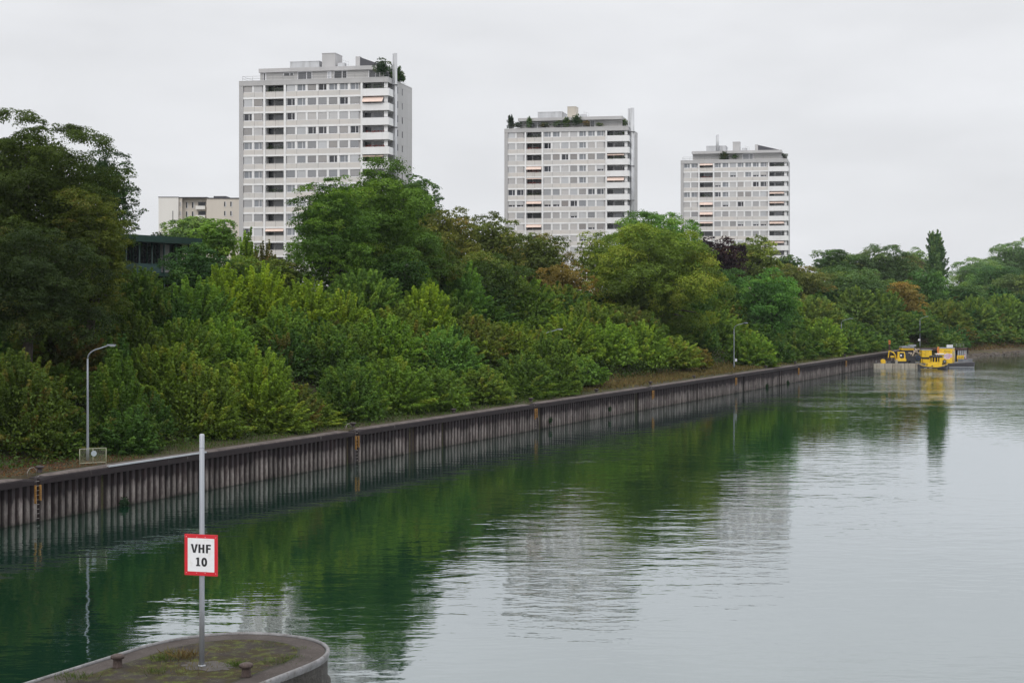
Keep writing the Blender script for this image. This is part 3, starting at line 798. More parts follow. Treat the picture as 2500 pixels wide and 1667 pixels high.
# small ivy clumps growing out of the wall
for px, lab, sz in ((1342, 'small green plant growing from the wall right of the third ladder', .55), (1487, 'weed tuft on the wall before the dry grass strip', .45), (1871, 'dark ivy clump hanging at the waterline right of the third lamp', .85), (1922, 'small ivy clump at the waterline before the faded ladder', .7), (300, 'low dark weed clump at the waterline right of the mesh gate', .7)):
    s = locate(px, 0); rng = np.random.default_rng(int(px)); n = 420
    o = dirs(n, rng); p = o * np.array([.75, .28, .62]) * sz * (rng.random(n) ** .8 * (1 + .4 * np.sin(7 * o[:, 0]) * np.sin(5 * o[:, 2])))[:, None]
    me = leaf_mesh('wall_plant', p, o + rng.normal(size=(n, 3)) * .5 + np.array([0, -.6, .4]), np.full(n, .17), rng.random(n), rng.random(n) * .5, rng)
    ob = link('wall_plant', me, None, SD(s, -.12, (.22 if sz > .6 else .9) if px != 1342 else .8), TH); ob.color = (.016, .045, .014, 0)
    tag(ob, lab, 'wall plant', 'plants on the quay wall')

# ------------------------------------------------------------------ ground cover and grass
rng = np.random.default_rng(11)
n = 190000
s = rng.uniform(-45, 430, n); s[: n // 3] = rng.uniform(-30, 150, n // 3)
d = rng.uniform(3.6, 30, n)
z = gz(s, d)
hh = rng.random(n) ** 1.6 * (1.5 + .7 * np.sin(s * .6) * np.sin(d * .7)) * np.clip((d - 3.2) / 2, .15, 1)
o = off_v(s)
x = A.x + T.x * s + N.x * (d - o); y = A.y + T.y * s + N.y * (d - o)
keep = ~((s > 95) & (s < 175) & (d < 6.5))
c = np.stack([x, y, z + hh], 1)[keep]
nk = len(c)
me = leaf_mesh('undergrowth', c, rng.normal(size=(nk, 3)) * .6 + np.array([0, 0, .8]), rng.uniform(.22, .42, nk) * np.interp(s[keep], [0, 300], [.8, 1.5]), rng.random(nk), np.clip(.5 + .4 * np.sin(s[keep] * .5) * np.sin(d[keep] * .9), 0, 1), rng)
ob = link('undergrowth', me); ob.color = (.05, .09, .02, .15)
tag(ob, 'low dense undergrowth of leaves covering the bank slope', 'undergrowth', kind='stuff')

def grass_material():
    k = NT('grass_blades'); at = k.n('Attribute', attribute_name='clump').outputs['Fac']; av = k.n('Attribute', attribute_name='leaf').outputs['Fac']
    col = k.ramp(at, [(0, (.085, .045, .022)), (.3, (.055, .105, .020)), (.55, (.095, .115, .030)), (.8, (.17, .125, .048)), (1, (.13, .075, .040))])
    col = k.mix(k.math('MULTIPLY', av, .45), col, (.02, .025, .008))
    k.principled(col, .9, spec=.1)
    return k.mat
M_GRASS = grass_material()
def grass(name, S, D, size, dry, label, color=None):
    n = len(S); zz = gz(S, D); o = off_v(S)
    x = A.x + T.x * S + N.x * (D - o); y = A.y + T.y * S + N.y * (D - o)
    c = np.stack([x, y, zz + size * .32], 1)
    up = np.array([0, 0, 1.0])
    nr = rng.normal(size=(n, 3)) * np.array([1, 1, .25])
    me = leaf_mesh(name, c, nr, size, rng.random(n), dry, rng, [M_GRASS], aspect=.28, along=np.cross(nr, up))
    return tag(link(name, me), label, 'grass', kind='stuff')
n = 42000
S = rng.uniform(-40, 299, n); D = 1.0 + 6.5 * rng.random(n) ** .8
dry = np.interp(S, [-40, 10, 14, 88, 100, 115, 175, 200, 300], [.0, .02, .25, .33, .62, .8, .75, .55, .5]) + rng.normal(size=n) * .07
m = (rng.random(n) < np.where((S < 12), np.clip((D - 2.2) / 6, .05, .4), 1)) & ~((S > 100) & (D < 2.2) & (rng.random(n) < .8))
grass('grass', S[m], D[m], (rng.uniform(.16, .42, n) * np.interp(S, [0, 300], [.75, 1.4]) * np.where((S > 110) & (S < 180), 1.5, 1))[m], np.clip(dry, 0, 1)[m], 'grass strip along the quay wall, green on one side and dry beyond')
n = 16000
S = rng.uniform(302, 460, n); D = rng.uniform(2.5, 11, n)
grass('grass', S, D, rng.uniform(.3, .8, n), np.clip(.9 + rng.normal(size=n) * .1, .5, 1), 'dry brown grass on the bare bank beyond the barges')
# leaf litter on the near bare soil
n = 16000
S = rng.uniform(-30, 16, n); D = rng.uniform(1.1, 9, n); zz = gz(S, D) + .03
p = np.stack([A.x + T.x * S + N.x * D, A.y + T.y * S + N.y * D, zz], 1)
me = leaf_mesh('leaf_litter', p, rng.normal(size=(n, 3)) * .35 + np.array([0, 0, 1]), rng.uniform(.08, .2, n), rng.random(n), rng.random(n), rng)
ob = link('leaf_litter', me); ob.color = (.11, .048, .026, .5)
tag(ob, 'brown fallen leaves on bare soil beside the first ladder', 'leaf litter', kind='stuff')
# rubble at the foot of the far bank
vs = MB(); rr = random.Random(3)
ico = [(0,0,1),(.89,0,.45),(.28,.85,.45),(-.72,.53,.45),(-.72,-.53,.45),(.28,-.85,.45),(.72,.53,-.45),(-.28,.85,-.45),(-.89,0,-.45),(-.28,-.85,-.45),(.72,-.53,-.45),(0,0,-1)]
icf = [(0,1,2),(0,2,3),(0,3,4),(0,4,5),(0,5,1),(1,6,2),(2,7,3),(3,8,4),(4,9,5),(5,10,1),(2,6,7),(3,7,8),(4,8,9),(5,9,10),(1,10,6),(6,11,7),(7,11,8),(8,11,9),(9,11,10),(10,11,6)]
for i in range(900):
    s = rr.uniform(300, 460); d = rr.uniform(-.4, 1.2); r = rr.uniform(.14, .42)
    p = SD(s, d, float(gz(s, d)) + r * .2)
    vs.add([(p.x + x * r * rr.uniform(.7, 1.3), p.y + y * r * rr.uniform(.7, 1.3), p.z + z * r * rr.uniform(.6, 1)) for x, y, z in ico], icf)
tag(vs.build('rubble', simple('rubble_stone', (.10, .083, .07), .9, var=.4, scale=.8)), 'pale rubble stones along the foot of the far bank', 'rubble', kind='stuff')

# ------------------------------------------------------------------ street lamps
M_LAMP = simple('lamp_grey', (.20, .22, .245), .5, .3, var=.12, scale=3)
M_LENS = simple('lamp_lens', (.55, .56, .55), .3, var=.05)
def lamp(px, d, top, reach, label):
    s = locate(px, d); p = SD(s, d); g = float(gz(s, d)); h = H - (top - HY) / F * p.y - g
    r = empty('street_lamp', (p.x, p.y, g - .1)); tag(r, label, 'street lamp', 'street lamps along the quay')
    w = reach / F * p.y
    k = .95
    b = MB(); b.lathe([(.11, 0), (.11, .9), (.095, 1.0), (.075, h * .55), (.06, h - .95)], 0, 0, 10)
    b.build('pole', M_LAMP, r)
    P = [(0, 0, h - .95)]
    for i in range(1, 7):
        a = R(90 - i * 12.5); P.append((.85 * (1 - math.sin(a)) * w / 1.9 * 1.3, -.02 * i, h - .95 + .72 * math.cos(a)))
    e = P[-1]; P.append((w * .72, -.15, h - .06))
    b = MB(); b.tube(P, .045, 8); b.build('arm', M_LAMP, r)
    b = MB(); e = P[-1]
    hd = [(e[0] - .06, -.055), (e[0] + .18, -.10), (w, -.07), (w, .05), (e[0] + .18, .09), (e[0] - .06, .05)]
    b.prism([(x, y - .16) for x, y in hd], e[2] - .02, e[2] + .09)
    hh = b.build('lamp_head', M_LAMP, r, bevel=.02)
    b = MB(); b.box(e[0] + .14, w - .06, -.23, -.10, e[2] - .045, e[2] - .022); b.build('lens', M_LENS, hh)
    return r
lamp(214, 3.2, 838, 70, 'grey curved-arm lamp beside the mesh gate, nearest lamp')
lamp(1328, 6.8, 801, 46, 'grey lamp with only its curved arm showing out of the shrubs below the second tower')
lamp(1792, 4.0, 786, 34, 'grey curved-arm lamp with a small notice on its post above the dry grass')
lamp(2054, 7.5, 776, 28, 'grey lamp half hidden in shrubs between the dry grass and the barges')
lamp(2246, 2.6, 771, 20, 'grey lamp rising behind the yellow barges')
s = locate(1795, 3.9); p = SD(s, 3.85)
b = MB(); b.box(-.16, .16, -.03, 0, 0, .42); b.box(-.03, .03, 0, .05, .1, .3)
tag(b.build('notice_plate', simple('notice_white', (.62, .64, .68), .5, var=.15, scale=6, dirt=((.2, .22, .35), .6)), None, (p.x + .05, p.y - .12, 4.2)), 'small white notice plate on the third lamp post', 'notice')

# ------------------------------------------------------------------ mesh gate beside the first lamp
gx0, gx1 = locate(199, 1.6), locate(259, .75)
ga = SD(gx0, 1.75); gb = SD(gx1, .75)
gd = (gb - ga); gl = gd.length; ga.z = 2.92
g = empty('mesh_gate', ga, math.atan2(gd.y, gd.x)); tag(g, 'pale framed mesh gate panel standing before the first lamp post', 'gate')
M_CREAM = simple('gate_paint', (.36, .36, .26), .6, var=.15, scale=4)
b = MB(); hgt = 1.05
for a, c in (((0,0,.1),(gl,0,.1)), ((0,0,hgt),(gl,0,hgt)), ((0,0,0),(0,0,hgt)), ((gl,0,-.1),(gl,0,hgt)), ((gl*.5,0,.1),(gl*.5,0,hgt))): b.tube([a, c], .024, 6)
b.build('frame', M_CREAM, g)
b = MB(); nx = int(gl / .085)
for i in range(1, nx): b.box(gl*i/nx - .0025, gl*i/nx + .0025, -.0025, .0025, .12, hgt - .02)
for i in range(1, 12): b.box(.02, gl - .02, -.002, .002, .1 + (hgt-.1)*i/12 - .0025, .1 + (hgt-.1)*i/12 + .0025)
b.build('mesh', M_CREAM, g)
b = MB(); b.lathe([(.19, 0), (.19, .012)], 0, 0, 24)
o = b.build('round_plate', simple('plate_blue_grey', (.32, .37, .40), .5, var=.1), g, (gl * .53, -.03, .72)); o.rotation_euler = (R(90), 0, 0)

# ------------------------------------------------------------------ pier head in front
PB = Vector((-9.60, 50.72, 0)); ZP = 2.6
pier = empty('pier_head', PB, TH); tag(pier, 'rounded concrete pier head with mossy deck in the lower picture corner', 'pier')
CB, HW, CA, LT_ = .22, 3.2, 1.1, 3.95
def outline(o, n=40, a0=-32):
    P = [(a0, CB - HW + o)]
    for i in range(n + 1):
        t = -math.pi / 2 + math.pi * i / n
        c, s = math.cos(t), math.sin(t); e = 2 / 2.25
        P.append((CA + (LT_ - o) * abs(c) ** e, CB + (HW - o) * math.copysign(abs(s) ** e, s)))
    P.append((a0, CB + HW - o)); return P
def deck_material():
    k = NT('deck_concrete'); co = k.obj()
    f = k.noise(.9, 6, .7, co); g = k.noise(14, 4, .7, co); m = k.noise(.75, 5, .62, co); m2 = k.noise(4.2, 5, .7, co)
    col = k.mix(k.rampf(f, [(.3, 0), (.7, 1)]), (.040, .032, .029), (.098, .084, .077))
    col = k.mix(k.rampf(g, [(.42, .6), (.6, 0)]), col, (.045, .038, .036))
    sp = k.n('TexVoronoi'); sp.inputs['Scale'].default_value = 9; k.l(co, sp.inputs['Vector'])
    col = k.mix(k.rampf(sp.outputs['Distance'], [(.05, .8), (.11, 0)]), col, (.30, .28, .26))
    k.principled(col, .93, bump=g, bdist=.01, spec=.2)
    return k.mat
def moss_material():
    k = NT('mossy_deck'); co = k.obj()
    f = k.noise(1.3, 6, .7, co); g = k.noise(16, 4, .7, co); m = k.noise(.8, 5, .65, k.scaled(co, 1, 1, 1)); m2 = k.noise(2.6, 5, .7, co)
    col = k.mix(k.rampf(f, [(.3, 0), (.7, 1)]), (.022, .017, .015), (.066, .057, .050))
    col = k.mix(k.rampf(m, [(.44, 0), (.53, .92)]), col, (.042, .034, .013))
    col = k.mix(k.math('MULTIPLY', k.rampf(m2, [(.50, 0), (.60, .9)]), k.rampf(m, [(.36, 0), (.5, 1)])), col, (.085, .105, .018))
    col = k.mix(k.rampf(k.noise(1.7, 5, .7, k.scaled(co, 1.3, .8, 1)), [(.58, 0), (.68, .7)]), col, (.085, .05, .034))
    col = k.mix(k.rampf(g, [(.40, .55), (.58, 0)]), col, (.03, .026, .022))
    sp = k.n('TexVoronoi'); sp.inputs['Scale'].default_value = 7; k.l(co, sp.inputs['Vector'])
    col = k.mix(k.rampf(sp.outputs['Distance'], [(.05, .8), (.10, 0)]), col, (.30, .29, .26))
    k.principled(col, .95, bump=g, bdist=.02, spec=.15)
    return k.mat
def side_material():
    k = NT('wet_stone'); co = k.obj()
    br = k.noise(1.2, 5, .7, k.scaled(co, 1, 1, 2.2)); st = k.noise(2.5, 5, .65, k.scaled(co, 2, 2, .3)); g = k.noise(9, 4, .7, co)
    col = k.mix(k.rampf(br, [(.35, 0), (.7, 1)]), (.022, .018, .017), (.075, .066, .060))
    col = k.mix(k.rampf(st, [(.55, 0), (.7, .5)]), col, (.16, .15, .14))
    col = k.mix(k.rampf(g, [(.45, .4), (.6, 0)]), col, (.015, .018, .010))
    k.principled(col, .75, bump=br, bdist=.12, spec=.4)
    return k.mat
M_DECK = deck_material(); M_MOSS = moss_material(); M_SIDE = side_material()
b = MB(); b.prism(outline(.12), -2, ZP); b.build('walkway', [M_DECK], pier)
b = MB(); o1 = outline(.04); o2 = outline(-.12); n = len(o1)
lv = [(o1, ZP - .18), (o1, 1.7), (outline(-.06), 1.66), (o2, .55), (outline(-.3), .3), (outline(-.42), -2)]
vs = []
for P, z in lv: vs += [(x, y, z) for x, y in P]
b.add(vs, [((i+1)*n + j, (i+1)*n + j + 1, i*n + j + 1, i*n + j) for i in range(len(lv)-1) for j in range(n-1)], 0)
b.build('pier_wall', M_SIDE, pier)
# raised edge: a rounded steel-faced kerb round the deck
M_RIM = simple('worn_edge_steel', (.20, .198, .205), .55, .25, var=.45, scale=2.2, dirt=((.085, .07, .06), .85))
b = MB(); prof = [(.0, -.16), (-.03, -.04), (-.025, .03), (.0, .065), (.04, .075), (.08, .05), (.09, .0)]
m = len(prof); vs = []
OL_ = [outline(o) for o, z in prof]
for i in range(n):
    for j, (o, z) in enumerate(prof): vs.append((*OL_[j][i], ZP + z))
b.add(vs, [(i*m + j, (i+1)*m + j, (i+1)*m + j + 1, i*m + j + 1) for i in range(n-1) for j in range(m-1)], 0, True)
b.build('edge_kerb', M_RIM, pier)
inn = outline(.98); inn = [p for p in inn]
b = MB(); b.prism(inn, ZP - .05, ZP + .012); b.build('mossy_infill', M_MOSS, pier)
b = MB()   # dark joint between walkway and infill
ja, jb = outline(.90), outline(1.0)
b.add([(x, y, ZP + .006) for x, y in ja] + [(x, y, ZP + .006) for x, y in jb], [(i, i+1, n+i+1, n+i) for i in range(n-1)])
b.build('joint', simple('joint_dirt', (.030, .026, .020), .95, var=.5, scale=5, dirt=((.05, .07, .02), .7)), pier)
b = MB(); fp = [(math.cos(t_ * .2618) * (.62 + .12 * math.sin(t_ * 1.9)) + .12, math.sin(t_ * .2618) * (.85 + .15 * math.sin(t_ * 2.7)) - .15) for t_ in range(24)]; b.prism(fp, ZP - .05, ZP + .022)
b.build('footing', simple('footing_concrete', (.066, .058, .053), .92, var=.5, scale=2, dirt=((.045, .038, .03), .85)), pier)
# stones at the waterline of the tip
st = MB(); rr = random.Random(8)
for i in range(150):
    t = rr.uniform(-1.5, .6); r = rr.uniform(.10, .30)
    e = .12 + rr.uniform(-.05, .3)
    x = CA + (LT_ + e) * max(0, math.cos(t)) ** .89; y = CB + (HW + e) * math.copysign(abs(math.sin(t)) ** .89, t)
    z = rr.uniform(-.1, .75)
    st.add([(x + a * r * rr.uniform(.7, 1.3), y + c * r * rr.uniform(.7, 1.3), z + d * r * rr.uniform(.6, 1)) for a, c, d in ico], icf)
o = st.build('foot_stones', M_SIDE, pier); o['kind'] = 'stuff'
rng = np.random.default_rng(21); n = 2600
t = rng.uniform(-1.25, .55, n); e = .1 + rng.random(n) * .3
p = np.stack([CA + (LT_ + e) * np.cos(t) ** .89, CB + (HW + e) * np.sign(t) * np.abs(np.sin(t)) ** .89, rng.uniform(.15, 1.15, n) ** 1.0], 1)
me = leaf_mesh('moss', p, rng.normal(size=(n, 3)) + np.array([.3, -.4, .3]), rng.uniform(.06, .2, n), rng.random(n), rng.random(n), rng)
o = link('moss', me, pier); o.color = (.030, .030, .016, .3); o['kind'] = 'stuff'

# bollards on the pier
def pier_local(px, py, z):
    Y = (H - z) / (py - HY) * F
    p = Vector(((px - CX) / F * Y, Y, 0)) - PB
    return p.dot(T), p.dot(N)
for i, (px, py, lab) in enumerate([(287, 1629, 'rusty mushroom bollard near the far edge of the pier deck'), (601, 1651, 'rusty mushroom bollard near the pier tip, right of the sign pole')]):
    o = bol if i == 0 else copy_tree(bol)
    a, c = pier_local(px, py, ZP); o.location = (PB + T * a + N * c) + Vector((0, 0, ZP)); o.rotation_euler = (0, 0, i * 1.3); o.scale = (.88, .88, .88)
    tag(o, lab, 'bollard', 'mushroom bollards on the pier')
# weeds
def tuft(px, py, n, size, spread, dry, lab, group='weed tufts on the pier'):
    a, c = pier_local(px, py, ZP); rng = np.random.default_rng(int(px + py))
    u = rng.normal(size=(n, 2)) * spread
    L = size * rng.uniform(.5, 1.2, n)
    lean = unit(np.stack([u[:, 0] / spread * .35 + rng.normal(size=n) * .25, u[:, 1] / spread * .35 + rng.normal(size=n) * .25, np.ones(n)], 1))
    cc = np.stack([u[:, 0], u[:, 1], np.full(n, .02)], 1) + lean * (L * .45)[:, None]
    nr = np.cross(lean, rng.normal(size=(n, 3)))
    me = leaf_mesh('weed_tuft', cc, nr, L, rng.random(n), np.clip(dry + rng.normal(size=n) * .06, 0, 1), rng, [M_GRASS], aspect=.09, along=np.cross(unit(nr), lean))
    # orient: blades run along their lean
    o = link('weed_tuft', me, None, (PB + T * a + N * c) + Vector((0, 0, ZP)), TH)
    tag(o, lab, 'weed', group)
for args in [(450, 1608, 130, .34, .2, .85, 'dry pale grass tuft left of the pole base'), (395, 1612, 200, .20, .22, .42, 'green weed patch left of the dry tuft'), (578, 1628, 160, .22, .14, .38, 'green weed between pole base and right bollard'),
             (470, 1634, 240, .16, .5, .7, 'withered weeds at the front of the concrete footing'), (380, 1642, 140, .18, .22, .40, 'green weed in front of the dry tuft'), (180, 1657, 220, .20, .28, .38, 'green weed cushion at the lower picture edge'),
             (672, 1618, 220, .13, .26, .36, 'low bright weeds beside the right walkway'), (712, 1608, 160, .12, .2, .38, 'small bright weed strip nearest the pier tip'), (735, 1585, 90, .1, .16, .45, 'thin weeds along the joint at the pier tip'), (665, 1577, 110, .1, .25, .45, 'faint weeds on the mossy deck behind the pole'), (420, 1600, 60, .3, .15, .7, 'few dry stalks farther left behind the dry tuft'), (800, 1640, 200, .34, .1, .75, 'dry grass hanging at the water beside the pier tip')]:
    if args[0] != 800: tuft(*args)

# sign post
sp = empty('sign_post', PB + Vector((0, 0, ZP))); tag(sp, 'tall grey pole with a red-framed white sign reading VHF 10 on the pier', 'sign')
M_POLE = simple('pole_zinc', (.36, .375, .41), .38, .45, var=.12, scale=4, streak=True)
zt = H - (1060 - HY) / F * PB.y - ZP
b = MB(); b.lathe([(.083, -.05), (.081, 2.0), (.079, zt - .02), (.06, zt + .01), (.01, zt + .02)], 0, 0, 24)
b.build('pole', M_POLE, sp)
b = MB(); b.lathe([(.083, zt - .42), (.083, zt - .40)], 0, 0, 24); b.lathe([(.12, .02), (.115, .06), (.09, .07)], 0, 0, 20)
b.build('pole_band', M_POLE, sp)
zs = H - (1354 - HY) / F * (PB.y - .1) - ZP
M_RED = simple('sign_red', (.56, .010, .022), .42, var=.05, scale=2); M_WHT = simple('sign_white', (.76, .76, .78), .45, var=.05, scale=2, dirt=((.62, .60, .57), .5)); M_BLK = simple('sign_black', (.012, .012, .016), .5, var=.1)
b = MB(); SW, SH = .560, .635
b.box(-SW, SW, -.012, .012, -SH, SH, 0)
b.box(-.452, .452, -.0145, -.0125, -.515, .515, 1)
def letter(kind, x, z, w, h, st):
    y0, y1 = -.0185, -.0150
    if kind == 'H':
        b.box(x, x + st, y0, y1, z, z + h, 2); b.box(x + w - st, x + w, y0, y1, z, z + h, 2); b.box(x + st, x + w - st, y0, y1, z + h*.42, z + h*.60, 2)
    elif kind == 'F':
        b.box(x, x + st, y0, y1, z, z + h, 2); b.box(x + st, x + w, y0, y1, z + h*.82, z + h, 2); b.box(x + st, x + w*.94, y0, y1, z + h*.43, z + h*.61, 2)
    elif kind == 'V':
        c = x + w / 2; q = st * .56
        b.prism_xz([(x, z + h), (c - q, z), (c, z), (c, z + h*.24), (x + st*1.08, z + h)], y0, y1, 2)
        b.prism_xz([(c, z), (c + q, z), (x + w, z + h), (x + w - st*1.08, z + h), (c, z + h*.24)], y0, y1, 2)
    elif kind == '1':
        c = x + w*.5
        b.box(c - st*.5, c + st*.5, y0, y1, z + h*.16, z + h, 2); b.box(x + w*.08, x + w*.96, y0, y1, z, z + h*.16, 2)
        b.prism_xz([(c - st*.5, z + h), (x + w*.06, z + h*.90), (x + w*.06, z + h*.74), (c - st*.5, z + h*.84)], y0, y1, 2)
    elif kind == '0':
        k = 28; vs = []
        cx, cz = x + w/2, z + h/2
        for yy in (y0, y1):
            for sc_ in (0, 1):
                for i in range(k):
                    t = 2*math.pi*i/k; rx_, rz_ = (w/2, h/2 + .004) if sc_ == 0 else (w/2 - st, h/2 - st*.82)
                    e = .9
                    vs.append((cx + rx_*math.copysign(abs(math.cos(t))**e, math.cos(t)), yy, cz + rz_*math.copysign(abs(math.sin(t))**e, math.sin(t))))
        fs = []
        for i in range(k):
            j = (i+1) % k
            fs += [(i, j, k+j, k+i), (i, 2*k+i, 2*k+j, j), (k+i, k+j, 3*k+j, 3*k+i)]
        b.add(vs, fs, 2)
LH = .268; ST = .070
letter('V', -.345, .065, .240, LH, ST); letter('H', -.085, .065, .205, LH, ST); letter('F', .170, .065, .165, LH, ST)
letter('1', -.175, -.345, .155, LH, ST); letter('0', .015, -.345, .195, LH, ST)
for x in (-.5, -.14, .14, .5):
    for z in (-.555, .555):
        b.box(x - .008, x + .008, -.0165, -.0125, z - .008, z + .008, 1)
o = b.build('sign_board', [M_RED, M_WHT, M_BLK], sp, (0, -.115, zs)); o.rotation_euler = (0, 0, R(-16))
b = MB()
for z in (-.35, .35): b.box(-.10, .10, -.10, .085, zs + z - .025, zs + z + .025)
b.build('bracket', M_POLE, sp)
# ------------------------------------------------------------------ tower blocks
M_CON = simple('precast_grey', (.46, .455, .46), .8, var=.12, scale=.25, streak=True, dirt=((.36, .35, .35), .35))
M_FWH = simple('facade_white', (.80, .80, .81), .65, var=.08, scale=.4, dirt=((.55, .54, .54), .35))
M_SPAN = None
def spandrel_material():
    k = NT('spandrel_panel'); co = k.obj()
    f = k.noise(.12, 3, .6, k.scaled(co, 1, 1, 5)); g = k.noise(1.2, 4, .6, k.scaled(co, 1, 1, .3))
    col = k.mix(k.rampf(f, [(.35, 0), (.65, 1)]), (.56, .55, .54), (.63, .59, .555))
    col = k.mix(k.rampf(g, [(.55, 0), (.75, .4)]), col, (.40, .38, .37))
    sx = k.n('SeparateXYZ'); k.l(co, sx.inputs[0])
    fr = k.math('FRACT', k.math('DIVIDE', k.math('SUBTRACT', sx.outputs[0], 9.6), 4.32))
    col = k.mix(k.math('LESS_THAN', k.math('ABSOLUTE', k.math('SUBTRACT', fr, .5)), .006), col, (.2, .19, .19))
    k.principled(col, .7)
    return k.mat
M_SPAN = spandrel_material()
M_BAL = simple('balcony_white', (.78, .78, .79), .7, var=.08, scale=.35, streak=True, dirt=((.55, .54, .54), .35))
M_IN = simple('loggia_plaster', (.34, .33, .33), .85, var=.15, scale=.6)
M_ROOFG = simple('roof_cladding', (.40, .395, .39), .7, var=.1, scale=.3)
M_TIN = simple('roof_tin', (.50, .51, .53), .5, .35, var=.2, scale=.6, streak=True, dirt=((.3, .3, .3), .6))
M_SLATE = simple('slate_dark', (.06, .06, .07), .6, var=.2, scale=1)
M_RAIL = simple('rail_grey', (.16, .16, .17), .5, .4, var=.1)
M_FRAME = simple('window_frame_white', (.72, .72, .74), .5, var=.03)
M_GLASS = tinted('window_glass', .06, .1, .5, spec=.8)
def blind_material():
    k = NT('blind_slats'); oi = k.n('ObjectInfo'); co = k.obj(); sx = k.n('SeparateXYZ'); k.l(co, sx.inputs[0])
    w = k.math('FRACT', k.math('MULTIPLY', sx.outputs[2], 9.0))
    col = k.mix(k.math('MULTIPLY', k.math('LESS_THAN', w, .22), .35), oi.outputs['Color'], (.08, .08, .09))
    k.principled(col, .6)
    return k.mat
M_BLIND = blind_material()
M_AWN = simple('awning_cloth', (.70, .55, .48), .85, var=.1, scale=1.5)

W, FL = 30.0, 2.78
WW, WH = 1.66, 1.40
def win_frame():
    b = MB(); t = .07
    b.box(0, WW, 0, .1, 0, t); b.box(0, WW, 0, .1, WH - t, WH); b.box(0, t, 0, .1, t, WH - t); b.box(WW - t, WW, 0, .1, t, WH - t)
    b.box(WW*.62 - .05, WW*.62 + .05, .01, .09, t, WH - t)
    b.box(-.02, WW + .02, -.06, .0, -.06, .0)
    return b.mesh('window', M_FRAME)
ME_WIN = win_frame()
ME_PANE = MB().box(.07, WW - .07, .06, .075, .07, WH - .07).mesh('pane', M_GLASS)
ME_BLF = MB().box(.02, WW - .02, -.055, -.035, .0, WH).mesh('blind', M_BLIND)
ME_BLH = MB().box(.02, WW - .02, -.055, -.035, .5, WH).mesh('blind', M_BLIND)
ME_BLG = MB().box(.02, WW - .02, -.055, -.035, .12, WH).mesh('blind', M_BLIND)
ME_SWF = MB().box(0, .6, 0, .06, 0, .08).box(0, .6, 0, .06, 1.22, 1.3).box(0, .07, 0, .06, .08, 1.22).box(.53, .6, 0, .06, .08, 1.22).mesh('stair_window', M_RAIL)
ME_SWP = MB().box(.07, .53, .02, .04, .08, 1.22).mesh('pane', M_GLASS)
def win(parent, u, v, w, st, rr):
    o = link('window', ME_WIN, parent, (u, v, w))
    p = link('pane', ME_PANE, o)
    j = rr.uniform(-.03, .03)
    g = {'o': (.22, .235, .26), 'd': (.055, .06, .075), 'D': (.02, .022, .03), 'h': (.03, .03, .04)}.get(st, (.12, .13, .14))
    p.color = (*[max(.01, x + j * .6) for x in g], 1)
    if st in 'Ccgh':
        t = {'C': .52, 'c': .36, 'g': .30, 'h': .50}[st] + rr.uniform(-.06, .05)
        q = link('blind', {'C': ME_BLF, 'c': ME_BLF, 'g': ME_BLG, 'h': ME_BLH}[st], o)
        wm = rr.uniform(-.012, .02)
        q.color = (t + wm, t, t + .012 - wm, 1)
UW = [.95, 3.02, ] + [9.72 + i * 2.135 for i in range(7)]

